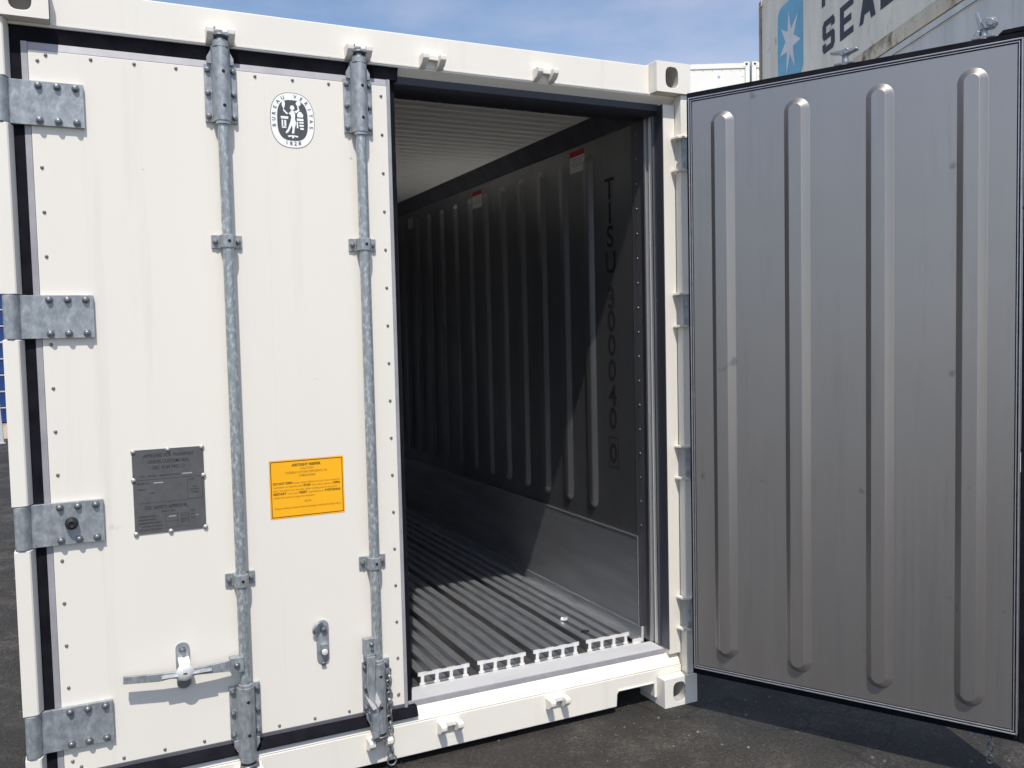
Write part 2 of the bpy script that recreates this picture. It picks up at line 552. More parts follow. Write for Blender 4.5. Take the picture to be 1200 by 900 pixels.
def tag(o, label=None, cat=None, group=None, kind=None):
    if label: o['label'] = label
    if cat: o['category'] = cat
    if group: o['group'] = group
    if kind: o['kind'] = kind
    return o
def empty(name, loc=(0, 0, 0), rz=0):
    o = bpy.data.objects.new(name, None)
    C.objects.link(o)
    o.location = loc
    o.rotation_euler = (0, 0, rz)
    o.empty_display_size = 0.3
    return o
def dup(o, parent, loc, rz=None):
    c = o.copy()
    C.objects.link(c)
    c.parent = parent
    c.location = loc
    if rz is not None: c.rotation_euler = (0, 0, rz)
    for ch in list(o.children):
        dup(ch, c, ch.location)
    return c

# ------------------------------------------------------------------ ground
g = MB()
g.add([(-350, -350, 0), (350, -350, 0), (350, 450, 0), (-350, 450, 0)], [(0, 1, 2, 3)])
tag(g.build('asphalt_ground', M_asphalt, smooth=False), kind='structure')

g = MB()                                          # unseen pale apron, added to bounce light onto the container stacks
g.add([(4.2, 3.0, 0.004), (90, 3.0, 0.004), (90, 90, 0.004), (4.2, 90, 0.004)], [(0, 1, 2, 3)])
tag(g.build('bounce_apron', mat('pale_bounce_ground', (0.52, 0.50, 0.46), 0.85, 0, 0.2, 0.6), smooth=False), kind='structure')

g = MB()                                          # unseen pale ground behind the camera, added to brighten the door rib reflections
g.add([(-30, -90, 0.004), (60, -90, 0.004), (60, -7.5, 0.004), (-30, -7.5, 0.004)], [(0, 1, 2, 3)])
tag(g.build('bounce_yard', bpy.data.materials['pale_bounce_ground'], smooth=False), kind='structure')

# ------------------------------------------------------------------ the refrigerated container
W, H, L = 2.438, 2.591, 6.058
D = 0.05                                         # plane of header, sill and door skin
box = empty('reefer_container', (W/2, L/2, 0))
tag(box, 'cream white refrigerated shipping container with its right door swung open onto a dark interior', 'shipping container')
BO = Vector((W/2, L/2, 0))
def part(mb, name, mats, parent=box, **k):
    """build in world coordinates, then hang under a parent standing at BO"""
    o = mb.build(name, mats, None, **k)
    o.parent = parent
    o.location = o.location - BO
    return o

# corner castings (front ones with real end holes)
def casting(x0, z0, y0, y1, front, hx):
    b = MB()
    x1, z1 = x0+0.162, z0+0.118
    f, k = (y0, y1) if front else (y1, y0)
    b.holed(x0, x1, z0, z1, hx, z0+0.058, 0.060, 0.080, f, 0.09 if front else -0.09, 0, 1)
    vs = [(x0, f, z0), (x1, f, z0), (x1, f, z1), (x0, f, z1), (x0, k, z0), (x1, k, z0), (x1, k, z1), (x0, k, z1)]
    b.add(vs, [(0, 4, 5, 1), (3, 2, 6, 7), (0, 3, 7, 4), (1, 5, 6, 2), (4, 7, 6, 5)], 0)
    return b
for x0, hx in ((0, 0.089), (W-0.162, W-0.089)):
    for z0 in (0, H-0.118):
        for y0, fr in ((0, True), (L-0.178, False)):
            b = casting(x0, z0, y0, y0+0.178, fr, hx)
            o = part(b, 'corner_casting', [M_paint, M_inside], bevel=0, fix=False)
            bm = bmesh.new(); bm.from_mesh(o.data)
            bmesh.ops.remove_doubles(bm, verts=bm.verts, dist=1e-5)
            bmesh.ops.recalc_face_normals(bm, faces=bm.faces)
            bm.to_mesh(o.data); bm.free()
            bv = o.modifiers.new('bevel', 'BEVEL'); bv.width = 0.006; bv.segments = 3
            bv.limit_method = 'ANGLE'; bv.angle_limit = R(60); bv.harden_normals = True

# header and its lower lip
b = MB()
b.box(0.163, W-0.163, D, D+0.10, 2.4725, 2.583)
part(b, 'header', M_paint, bevel=0.004, angle=20)
b = MB()
b.prism([(D+0.0005, 2.4723), (D+0.0005, 2.466), (D+0.006, 2.461), (D+0.034, 2.441), (D+0.10, 2.441), (D+0.10, 2.4723)], 0.0405, W-0.0405, 'x')
part(b, 'header_lip', M_paint, angle=20)
b = MB()
b.box(0.163, W-0.163, D-0.0025, D-0.0003, 2.4712, 2.4735)
part(b, 'header_weld_seam', M_paint_edge)
# sill with fork pockets
def sill_poly():
    return [(0.163, 0.030), (0.355, 0.030), (0.355, 0.092), (0.163, 0.092)]
b = MB()
x0, x1 = 0.163, W-0.163
p = [(x0, 0.030), (0.176, 0.030), (0.178, 0.090), (0.348, 0.089), (0.355, 0.080), (0.359, 0.030), (W-0.359, 0.030), (W-0.355, 0.080), (W-0.348, 0.089), (W-0.178, 0.090), (W-0.176, 0.030), (x1, 0.030), (x1, 0.1185), (W-0.0405, 0.1185), (W-0.0405, 0.148), (0.0405, 0.148), (0.0405, 0.1185), (x0, 0.1185)]
b.prism(p, D, D+0.14, 'y')
b.prism([(D, 0.1482), (D+0.024, 0.196), (D+0.14, 0.196), (D+0.14, 0.1482)], 0.045, W-0.045, 'x')
part(b, 'sill', M_paint, bevel=0.004, angle=20)
b = MB()                                          # pocket lining, dark underframe
b.box(0.03, W-0.03, 0.19, L-0.19, 0.03, 0.15)
part(b, 'underframe', M_rubber)
# welded pocket rim
for a, q in ((0.180, 0.352), (W-0.352, W-0.180)):
    b = MB()
    b.box(a, q, D-0.004, D+0.01, 0.0925, 0.0985)
    part(b, 'fork_pocket_rim', M_paint, bevel=0.002)

# corner posts with notches for the hinges
HZ = [2.240, 1.617, 0.997, 0.371]                # hinge centre heights
HH = 0.066
def post(sx):
    """sx = 0 left, 1 right"""
    X = (lambda x: x) if sx == 0 else (lambda x: W-x)
    b = MB()
    zs = [0.119]
    for z in reversed(HZ): zs += [z-HH, z+HH]
    zs.append(2.472)
    for i in range(0, len(zs), 2):
        if sx == 0:
            b.prism([(0, 0.012), (0.039, 0.012), (0.043, 0.015), (0.0545, 0.050), (0.0545, 0.0545), (0, 0.0545)], zs[i], zs[i+1], 'z')
        else:
            a, c = sorted((X(0.0), X(0.040)))
            b.box(a, c, 0.012, 0.0545, zs[i], zs[i+1])
    a, c = sorted((X(0.002), X(0.0385)))
    b.box(a, c, 0.0547, 0.158, 0.119, 2.472)
    a, c = sorted((X(0.0402), X(0.0985)))
    b.box(a, c, D+0.0305 if sx == 0 else D+0.002, 0.158, 0.1965, 2.4405)
    return b
part(post(0), 'corner_post', M_paint, bevel=0.002, angle=15)
part(post(1), 'corner_post', M_paint, bevel=0.004, angle=20)
# rear (machinery end) posts, walls, roof
b = MB()
for xa in (0, W-0.12): b.box(xa, xa+0.12, L-0.17, L, 0.12, 2.47)
b.box(0.121, W-0.121, L-0.16, L-0.02, 0.15, 2.58)
part(b, 'machinery_end_wall', M_paint, bevel=0.004)
for xa, xb in ((0.004, 0.06), (W-0.06, W-0.004)):
    b = MB()
    b.box(xa, xb, 0.179, L-0.18, 0.15, 2.52)
    part(b, 'side_wall', M_paint, bevel=0.003)
b = MB()
b.box(0.004, W-0.004, 0.179, L-0.18, 2.525, 2.572)
part(b, 'roof', M_paint, bevel=0.004)

# keepers for the lock bars
def keeper(zc, flip):
    """two hooked lugs and a bridge; flip = -1 hangs down"""
    b = MB()
    s = flip
    def Z(a, c): return tuple(sorted((zc+s*a, zc+s*c)))
    z0, z1 = Z(-0.004, 0.014); b.box(-0.040, 0.040, D-0.022, D, z0, z1)
    for sx in (-1, 1):
        xa, xb = sorted((sx*0.021, sx*0.043))
        pr = [(D, zc+s*0.0135), (D-0.047, zc+s*0.0135), (D-0.051, zc+s*0.008), (D-0.050, zc-s*0.006), (D-0.034, zc-s*0.022), (D, zc-s*0.034)]
        b.prism(pr, xa, xb, 'x')
    return b
KX = [0.640, 1.086, W-1.086, W-0.640]
kb = keeper(0, 1)
k1 = kb.build('cam_keeper', M_paint, None, bevel=0.003)
kb2 = keeper(0, 1)
first = True
for z in (2.500, 0.120):
    for x in KX:
        o = k1 if first else k1.copy()
        if not first: C.objects.link(o)
        first = False
        o.parent = box
        o.location = Vector((x, 0, z)) - BO

# ---- interior
IX0, IX1 = W-2.350, 2.350
Y0 = 0.295
b = MB()                                          # right inner wall with beads
b.box(IX1, IX1+0.03, Y0, L-0.30, 0.19, 2.41)
RIB0, RIBP = 0.655, 0.2325
P_r = lambda u, z, h: (IX1-h, u, z)
k = 0
while RIB0 + k*RIBP < L-0.45:
    c = RIB0 + k*RIBP
    b.bead(P_r, c-0.043, c+0.043, 0.712, 2.355, 0.018, edge=0.026)
    k += 1
rw = part(b, 'inner_wall', M_wallsteel, angle=50)
b = MB()
b.box(IX0-0.03, IX0, Y0, L-0.30, 0.19, 2.41)
P_l = lambda u, z, h: (IX0+h, u, z)
for i in range(k):
    c = RIB0 + i*RIBP
    b.bead(P_l, c-0.043, c+0.043, 0.712, 2.355, 0.018, edge=0.026)
lw = part(b, 'inner_wall', M_wallsteel, angle=50)
b = MB(); b.box(IX0, IX1, L-0.33, L-0.30, 0.19, 2.49)
part(b, 'bulkhead', M_wallsteel)
# kick plates at the foot of the walls
for xa, xb in ((IX1-0.006, IX1-0.0005), (IX0+0.0005, IX0+0.006)):
    b = MB(); b.box(xa, xb, Y0-0.010, L-0.34, 0.19, 0.645)
    part(b, 'kick_plate', [M_kick], bevel=0.0015)
b = MB()                                          # bright edge bead of the kick plate
b.box(IX1-0.009, IX1-0.0062, Y0-0.012, L-0.34, 0.641, 0.648)
b.box(IX1-0.010, IX1-0.0062, Y0-0.016, Y0-0.010, 0.20, 0.648)
part(b, 'kick_plate_trim', M_alu, bevel=0.001)
# cove mouldings and ceiling
for sx in (0, 1):
    X = (lambda x: x) if sx else (lambda x: W-x)
    b = MB()
    b.prism([(X(IX1+0.03), 2.412), (X(IX1-0.001), 2.412), (X(IX1-0.045), 2.470), (X(IX1-0.052), 2.492), (X(IX1+0.03), 2.492)], Y0-0.03, L-0.33, 'y')
    part(b, 'ceiling_cove', M_jamb)
b = MB()
b.box(IX0-0.02, IX1+0.02, Y0-0.03, L-0.30, 2.4925, 2.515)
y = Y0
while y < L-0.4:
    b.prism([(y, 2.4925), (y+0.005, 2.4905), (y+0.045, 2.4905), (y+0.050, 2.4925)], IX0+0.055, IX1-0.055, 'x')
    y += 0.085
part(b, 'ceiling', M_ceiling)

# T-section floor planks
def plank(yend=L-0.33):
    b = MB()
    w, n, p = 0.198, 4, 0.060
    y0 = 0.268
    b.box(-w/2+0.002, w/2-0.002, y0+0.004, yend, 0.188, 0.1925)
    for i in range(n):
        x = -0.090 + i*p
        b.box(x-0.0045, x+0.0045, y0+0.003, yend, 0.1927, 0.230)
        b.box(x-0.0168, x+0.0168, y0+0.003, yend, 0.2302, 0.237)
        # fresh cut ends, bright
        e = [(x-0.0172, 0.2390), (x-0.0180, 0.2245), (x-0.0085, 0.2235), (x-0.0068, 0.222), (x-0.0066, 0.199), (x-0.0120, 0.195), (x-0.0120, 0.188), (x+0.0120, 0.188), (x+0.0120, 0.195), (x+0.0066, 0.199), (x+0.0068, 0.222), (x+0.0085, 0.2235), (x+0.0180, 0.2245), (x+0.0172, 0.2390)]
        b.prism(e, y0-0.001, y0+0.0028, 'y', 1)
    for i in range(n-1):
        x = -0.060 + i*p
        b.box(x-0.0125, x+0.0125, y0-0.0005, y0+0.0028, 0.2245, 0.2365, 1)
    return b
pl = plank().build('floor_plank', [M_rail, M_raw], None)
for i in range(9):
    o = pl if i == 0 else pl.copy()
    if i: C.objects.link(o)
    o.parent = box
    o.location = Vector((2.175-0.25*i, 0, 0)) - BO
b = MB()
b.box(IX0-0.02, IX1+0.02, 0.20, L-0.30, 0.160, 0.186)
part(b, 'floor_base', mat('floor_groove_shade', (0.10, 0.10, 0.10), 0.6, 0.3, 0.5, 20))  # groove shade between the rails put into a dark base colour
b = MB()                                          # corner angle by the wall
b.box(2.300, 2.3435, 0.266, L-0.34, 0.200, 0.206)
b.box(2.338, 2.3435, 0.258, L-0.34, 0.206, 0.252)
b.box(2.295, 2.3435, 0.259, 0.2655, 0.186, 0.204, 1)
b.box(2.3385, 2.3455, 0.251, 0.2575, 0.190, 0.256, 1)
part(b, 'floor_angle', [M_rail, M_raw])
# threshold
b = MB()
b.prism([(D+0.0262, 0.1965), (D+0.0275, 0.2165), (D+0.034, 0.2165), (D+0.034, 0.1965)], 0.105, W-0.105, 'x', 1)  # darker riser under a paler top: the fall of light put into colour
b.prism([(D+0.0341, 0.217), (0.180, 0.217), (0.190, 0.208), (0.195, 0.190), (0.266, 0.188), (0.266, 0.170), (D+0.0341, 0.170)], 0.105, W-0.105, 'x')
part(b, 'threshold', [M_threshold, M_alu_flange], bevel=0.001)

# door jamb, right and left, and the head jamb
for sx in (1, 0):
    X = (lambda x: x) if sx else (lambda x: W-x)
    def bx(b, xa, xb, *r):
        a, c = sorted((X(xa), X(xb)))
        b.box(a, c, *r)
    b = MB()
    bx(b, 2.3375, 2.39, D+0.003 if sx else D+0.033, 0.112, 0.218, 2.4395, 1)
    bx(b, 2.330, 2.40, 0.1122, 0.121, 0.218, 2.4395, 2)
    bx(b, 2.343, 2.40, 0.1212, 0.166, 0.218, 2.4395, 2)
    bx(b, 2.329, 2.40, 0.1662, 0.178, 0.218, 2.4395, 0)
    bx(b, 2.347, 2.40, 0.1782, 0.2945, 0.208, 2.4395, 2)
    for i in range(17):
        z = 0.70+i*0.104
        c = Vector((X(2.347), 0.258, z))
        b.lathe(c, (-1 if sx else 1, 0, 0), [(0, 0.005), (0.002, 0.0045), (0.003, 0.002)], 8, 0)
    part(b, 'door_jamb', [M_ridge, M_jambdark, M_jamb], bevel=0.0015)
b = MB()
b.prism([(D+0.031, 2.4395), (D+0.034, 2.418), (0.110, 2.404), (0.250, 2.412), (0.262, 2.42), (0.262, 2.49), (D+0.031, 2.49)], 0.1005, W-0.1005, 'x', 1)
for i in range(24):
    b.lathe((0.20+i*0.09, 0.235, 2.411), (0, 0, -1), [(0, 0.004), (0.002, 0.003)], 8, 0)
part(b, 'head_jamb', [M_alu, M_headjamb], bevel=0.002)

# lettering on the right wall
rows = [('T', 2.221), ('I', 2.115), ('S', 2.010), ('U', 1.895), ('3', 1.742), ('0', 1.638), ('0', 1.527), ('0', 1.414), ('4', 1.302), ('0', 1.197), ('0', 1.039)]
LX, LY = IX1-0.0015, 0.475
for ch, zt in rows:
    b = MB()
    b.text(ch, 0.134 if zt > 1.05 else 0.125, (LX, LY, zt-(0.096 if zt > 1.05 else 0.092)), (0, -1, 0), (0, 0, 1), 0, 'c', bold=0.012)
    o = part(b, 'serial_character', M_black_ink, parent=rw, smooth=False)
    o.location = Vector(o.location) - Vector(rw.location)
b = MB()
yy = [(0.432, 0.925), (0.512, 0.925), (0.512, 1.062), (0.432, 1.062)]
yi = [(0.436, 0.929), (0.508, 0.929), (0.508, 1.058), (0.436, 1.058)]
b.add([(LX, *p) for p in yy] + [(LX, *p) for p in yi], [(i, (i+1) % 4, 4+(i+1) % 4, 4+i) for i in range(4)])
o = part(b, 'check_digit_box', M_black_ink, parent=rw, smooth=False)
o.location = Vector(o.location) - Vector(rw.location)
def wall_label(yc, z0, z1, wid, red):
    b = MB()
    x = IX1-0.001
    b.box(x-0.0012, x, yc-wid/2, yc+wid/2, z0, z1, 0)
    if red:
        b.box(x-0.0018, x-0.0013, yc-wid/2, yc+wid/2, z1-0.026, z1, 1)
        for i in range(4):
            zz = z1-0.036-i*0.011
            b.box(x-0.0016, x-0.0013, yc-wid*0.42, yc+wid*(0.42-0.1*(i % 2)), zz-0.003, zz, 2)
    return b
for i, (yc, z0, z1, wid, red) in enumerate([(0.755, 2.292, 2.392, 0.135, True), (1.935, 2.285, 2.382, 0.135, True), (3.12, 2.30, 2.37, 0.10, False)]):
    o = wall_label(yc, z0, z1, wid, red).build('wall_label', [M_label, M_red, M_label_ink], None, smooth=False)
    o.parent = rw
    o.location = Vector(o.location) - BO - Vector(rw.location)

# ------------------------------------------------------------------ shared hardware meshes (local coordinates)
NX = (0, -1, 0)
def hinge_mb(plug=False):
    """hinge strap: origin on the pin, strap runs to +x, front is -y"""
    b = MB()
    pf, pb = 0.008, 0.021                        # strap front/back relative to pin axis (y)
    prof = []
    h = 0.064
    b.prism([(-0.020, -0.012), (-0.012, -0.019), (0.004, -0.020), (0.016, -0.012), (0.024, 0.004), (0.036, pf), (0.219, pf), (0.219, pb), (0.030, pb), (0.012, 0.018), (-0.018, 0.018)], -h, h, 'z')
    for z in (-0.050, 0.050):
        for x in (0.100, 0.149, 0.198):
            b.bolt((x, pf, z), NX, 0.0105, 0.010, 1)
    if plug:
        b.lathe((0.130, pf, 0.0), NX, [(0, 0.019), (0.016, 0.018), (0.024, 0.014), (0.026, 0.008), (0.022, 0.006)], 18, 2)
    b.cyl((0, 0, -h-0.010), (0, 0, h+0.010), 0.0105, n=14)
    return b
def bracket_mb(up_):
    """bar sleeve with flange plate; origin on the bar axis, y = bar axis; centre z"""
    b = MB()
    z0, z1 = (-0.09, 0.09)
    b.box(-0.049, 0.049, 0.022, 0.030, z0, z1)
    b.prism([(-0.028, 0.0295), (-0.028, 0.004), (-0.021, -0.013), (-0.010, -0.023), (0.0, -0.0255), (0.010, -0.023), (0.021, -0.013), (0.028, 0.004), (0.028, 0.0295)], z0 if up_ else z0-0.052, (z1+0.052) if up_ else z1, 'z')
    za, zb = (z1, z1+0.040) if up_ else (z0-0.040, z0)
    b.prism([(-0.041, za), (-0.041, za+(zb-za)*0.5), (-0.030, zb), (0.030, zb), (0.041, za+(zb-za)*0.5), (0.041, za)] if up_ else
            [(-0.041, zb), (-0.041, zb-(zb-za)*0.5), (-0.030, za), (0.030, za), (0.041, zb-(zb-za)*0.5), (0.041, zb)], 0.012, 0.0218, 'y')
    for z in (-0.072, 0.0, 0.072):
        for x in (-0.039, 0.039):
            b.bolt((x, 0.022, z), NX, 0.009, 0.010, 1)
    for z in ((0.06, -0.045) if up_ else (0.045, -0.065)):
        b.cyl((0.003, -0.0262, z), (0.003, -0.0242, z), 0.0055, n=10, m=2)
    zc = z0-0.002 if up_ else z1+0.002            # bush at the inner end
    b.cyl((0, 0, zc-0.008), (0, 0, zc+0.008), 0.0225, n=20)
    zc = (z1+0.058) if up_ else z0-0.058
    b.cyl((0, 0, zc-0.010), (0, 0, zc+0.006), 0.0245, n=20)
    b.cyl((0, 0, zc-0.013), (0, 0, zc-0.010), 0.0252, n=20, m=2)
    return b
def guide_mb():
    b = MB()
    b.box(-0.047, 0.047, 0.024, 0.030, -0.021, 0.021)
    b.prism([(-0.0225, 0.0295), (-0.0225, -0.006), (-0.014, -0.0185), (0.0, -0.0215), (0.014, -0.0185), (0.0225, -0.006), (0.0225, 0.0295)], -0.020, 0.020, 'z')
    for x in (-0.035, 0.035): b.bolt((x, 0.024, 0), NX, 0.0085, 0.010, 1)
    b.cyl((0.002, -0.0228, 0), (0.002, -0.0205, 0), 0.005, n=10, m=2)
    return b
def cam_mb(s):
    """cam head of a lock bar; s=+1 top, -1 bottom; origin at end of sleeve"""
    b = MB()
    def bz(xa, xb, ya, yb, a, c): b.box(xa, xb, ya, yb, *sorted((s*a, s*c)))
    b.cyl((0, 0, 0), (0, 0, s*0.012), 0.024, n=18)
    b.cyl((0, 0, s*0.012), (0, 0, s*0.042), 0.012, n=14)
    b.lathe((0, 0, s*0.020), (0, 0, s), [(0, 0.014), (0.004, 0.027), (0.009, 0.027), (0.013, 0.014)], 18)
    b.prism([(-0.010, 0.012), (-0.030, 0.006), (-0.032, -0.008), (-0.022, -0.014), (0.006, -0.012), (0.010, 0.004)], *sorted((s*0.034, s*0.044)), 'z')
    b.prism([(0.004, 0.010), (0.030, 0.008), (0.034, -0.006), (0.022, -0.016), (0.002, -0.010)], *sorted((s*0.024, s*0.040)), 'z')
    b.cyl((-0.020, -0.004, s*0.026), (-0.020, -0.004, s*0.052), 0.008, n=10)
    return b
def rivet_mb():
    b = MB()
    b.lathe((0, 0, 0), NX, [(0, 0.0052), (0.002, 0.0049), (0.0038, 0.0034), (0.0046, 0.0014)], 12)
    return b

# ------------------------------------------------------------------ left door (closed)
DT, DB = 2.420, 0.208
b = MB()
b.box(0.101, 1.189, D, D+0.075, 0.224, 2.396)                       # painted skin
door = part(b, 'door', [M_panel], bevel=0.002)
door['label'] = 'closed cream door with galvanised lock bars and stickers'
def sub(mb, name, mats, loc=None, **k):
    """child of the closed door, given in world coordinates (loc = world origin for local meshes)"""
    o = mb.build(name, mats, None, **k)
    o.parent = door
    o.location = (Vector(loc) if loc else Vector((0, 0, 0))) - BO - Vector(door.location) + Vector((0, 0, 0))
    return o
def dsub(o, loc):
    c = o.copy(); C.objects.link(c); c.parent = door
    c.location = Vector(loc) - BO - Vector(door.location)
    return c
b = MB()                                                            # aluminium edge profile
b.box(0.083, 0.1005, D+0.002, D+0.08, DB, DT)
b.box(1.1895, 1.202, D+0.002, D+0.08, DB, DT)
b.prism([(D+0.001, 2.3965), (D+0.006, DT), (D+0.08, DT), (D+0.08, 2.3965)], 0.1007, 1.1893, 'x')
b.prism([(D+0.001, 0.2235), (D+0.008, DB), (D+0.08, DB), (D+0.08, 0.2235)], 0.1007, 1.1893, 'x')
sub(b, 'edge_profile', M_alu_flange, bevel=0.0015)
b = MB()                                                            # weather seal
b.box(0.054, 0.0825, D+0.004, D+0.030, 0.19, 2.4385)
b.prism([(D-0.004, 2.462), (D+0.004, 2.448), (D+0.008, 2.4205), (D+0.03, 2.4205), (D+0.03, 2.432), (D+0.012, 2.437)], 0.050, 1.232, 'x')
b.prism([(D-0.006, 0.171), (D-0.010, 0.176), (D-0.004, 0.190), (D+0.006, 0.2075), (D+0.045, 0.2075), (D+0.045, 0.1985), (D+0.016, 0.1980)], 0.050, 1.236, 'x')
b.box(1.2025, 1.226, D+0.03, D+0.055, 0.222, 2.42)
sub(b, 'weather_seal', M_rubber, bevel=0.0015)
b = MB()                                                            # inner face of the closed door
b.box(0.106, 1.182, D+0.0805, D+0.105, 0.222, 2.400)
sub(b, 'inner_liner', M_liner)
b = MB()                                                            # faint vertical panel seams
for x in (0.236, 0.775):
    b.box(x-0.0008, x+0.0008, D-0.0006, D+0.002, 0.226, 2.394)
sub(b, 'panel_seam', mat('panel_seam_paint', (0.725, 0.70, 0.655), 0.4))

# rivets round the skin
rv = rivet_mb().build('rivet', M_rivet, None)
spots = []
for i in range(9):
    spots += [(0.147+0.12*i, 2.384), (0.147+0.12*i, 0.240)]
z = 2.31
zs = []
for i in range(16): zs.append(2.057+0.13-0.1304*i)
for z in zs:
    if all(abs(z-hz) > 0.075 for hz in HZ) and 0.26 < z < 2.36: spots.append((0.123, z))
for i in range(17):
    z = 1.182+0.131*9-0.131*i
    if 0.25 < z < 2.37: spots.append((1.168, z))
spots += [(0.125, 2.366), (0.124, 0.262), (1.166, 0.262)]
fr = True
for x, z in spots:
    if any(abs(x-bx_) < 0.06 for bx_ in (0.640, 1.086)) and (z > 2.2 or z < 0.42): continue
    loc = Vector((x, D, z)) - BO - Vector(door.location)
    if fr: o = rv; fr = False
    else: o = rv.copy(); C.objects.link(o)
    o.parent = door; o.location = loc

# hinges
hg = hinge_mb().build('hinge', [M_galv, M_bolt, M_plug], None, bevel=0.0025)
hg.parent = door; hg.location = Vector((0.024, D-0.022, HZ[0])) - BO - Vector(door.location)
dsub(hg, (0.024, D-0.022, HZ[1])); dsub(hg, (0.024, D-0.022, HZ[3]))
hp = hinge_mb(True).build('hinge', [M_galv, M_bolt, M_plug], None, bevel=0.0025)
hp.parent = door; hp.location = Vector((0.024, D-0.022, HZ[2])) - BO - Vector(door.location)
hp['label'] = 'hinge with a round black plug'

# lock bars
BY = D-0.032                                       # bar axis
BX = (0.638, 1.084)
b = MB(); b.cyl((0, 0, 0.135), (0, 0, 2.462), 0.0172, n=24)
bar = sub(b, 'lock_bar', M_rod, (BX[0], BY, 0)); dsub(bar, (BX[1], BY, 0))
br = bracket_mb(True).build('bar_bracket', [M_galv, M_bolt, M_hole], None, bevel=0.0015)
br.parent = door; br.location = Vector((BX[0], BY, 2.315)) - BO - Vector(door.location)
dsub(br, (BX[1], BY, 2.315))
br2 = bracket_mb(False).build('bar_bracket', [M_galv, M_bolt, M_hole], None, bevel=0.0015)
br2.parent = door; br2.location = Vector((BX[0], BY, 0.316)) - BO - Vector(door.location)
dsub(br2, (BX[1], BY, 0.316))
gd = guide_mb().build('guide_bracket', [M_galv, M_bolt, M_hole], None, bevel=0.0015)
gd.parent = door; gd.location = Vector((BX[0], BY, 1.850)) - BO - Vector(door.location)
for x, z in ((BX[1], 1.850), (BX[0], 0.758), (BX[1], 0.756)): dsub(gd, (x, BY, z))
cm = cam_mb(1).build('lock_cam', M_chain, None, bevel=0.002)
cm.parent = door; cm.location = Vector((BX[0], BY, 2.462)) - BO - Vector(door.location)
dsub(cm, (BX[1], BY, 2.462))
cm2 = cam_mb(-1).build('lock_cam', M_chain, None, bevel=0.002)
cm2.parent = door; cm2.location = Vector((BX[0], BY, 0.172)) - BO - Vector(door.location)
dsub(cm2, (BX[1], BY, 0.172))

# closed handle of the first bar, lying in its catch
hx, hy = BX[0], BY-0.012
b = MB()
b.box(hx-0.048, hx-0.006, hy-0.013, hy+0.020, 0.466, 0.514)
b.bolt((hx-0.028, hy-0.013, 0.490), NX, 0.009, 0.007, 1)
pa = [(hx-0.048, 0.508), (hx-0.100, 0.504), (hx-0.150, 0.502), (hx-0.200, 0.499), (hx-0.235, 0.502), (hx-0.262, 0.503), (hx-0.363, 0.513), (hx-0.365, 0.490),
      (hx-0.262, 0.479), (hx-0.230, 0.482), (hx-0.200, 0.478), (hx-0.150, 0.480), (hx-0.100, 0.476), (hx-0.048, 0.472)]
b.prism(pa, hy-0.008, hy+0.004, 'y')
b.prism([(hy-0.0085, 0.497), (hy-0.022, 0.490), (hy-0.0085, 0.484)], hx-0.255, hx-0.105, 'x')
sub(b, 'handle', [M_galv, M_bolt], bevel=0.003)
def catch_plate(x, zc):
    b = MB()
    n = 12
    w, h = 0.021, 0.075
    pts = []
    for i in range(n+1):
        a = PI*i/n; pts.append((x+w*math.cos(a), zc+h-w+w*math.sin(a)))
    for i in range(n+1):
        a = PI+PI*i/n; pts.append((x+w*math.cos(a), zc-h+w+w*math.sin(a)))
    b.prism(pts, D-0.006, D, 'y')
    return b
b = catch_plate(0.452, 0.502)
b.bolt((0.451, D-0.006, 0.553), NX, 0.010, 0.012, 1)
b.prism([(D-0.006, 0.530), (D-0.050, 0.524), (D-0.058, 0.500), (D-0.052, 0.470), (D-0.048, 0.472), (D-0.0525, 0.500), (D-0.046, 0.516), (D-0.006, 0.520)], 0.436, 0.470, 'x', 2)
b.lathe((0.452, D-0.054, 0.497), NX, [(0, 0.026), (0.006, 0.027), (0.011, 0.021), (0.013, 0.009)], 16, 2)
b.box(0.446, 0.458, D-0.0685, D-0.067, 0.494, 0.498, 3)
b.lathe((0.453, D-0.006, 0.452), NX, [(0, 0.022), (0.008, 0.022), (0.012, 0.018)], 16, 1)
sub(b, 'handle_catch', [M_galv, M_bolt, M_raw, M_hole], bevel=0.002)
# empty catch between the bars
b = catch_plate(0.902, 0.502)
b.bolt((0.905, D-0.006, 0.546), NX, 0.011, 0.012, 1)
b.box(0.892, 0.916, D-0.020, D-0.006, 0.472, 0.496, 0)
b.lathe((0.904, D-0.020, 0.470), NX, [(0, 0.011), (0.005, 0.010), (0.006, 0.004)], 12, 2)
arc = []
for i in range(10):
    a = R(60) + R(150)*i/9
    arc.append((0.890+0.020*math.cos(a), D-0.012-0.014*math.sin(R(180)*i/9), 0.550+0.024*math.sin(a)))
b.tube(arc, 0.0065, 8, 0)
b.cyl((0.902, D-0.006, 0.428), (0.902, D-0.012, 0.424), 0.008, n=10, m=1)
sub(b, 'handle_catch', [M_galv, M_bolt, M_raw], bevel=0.001)

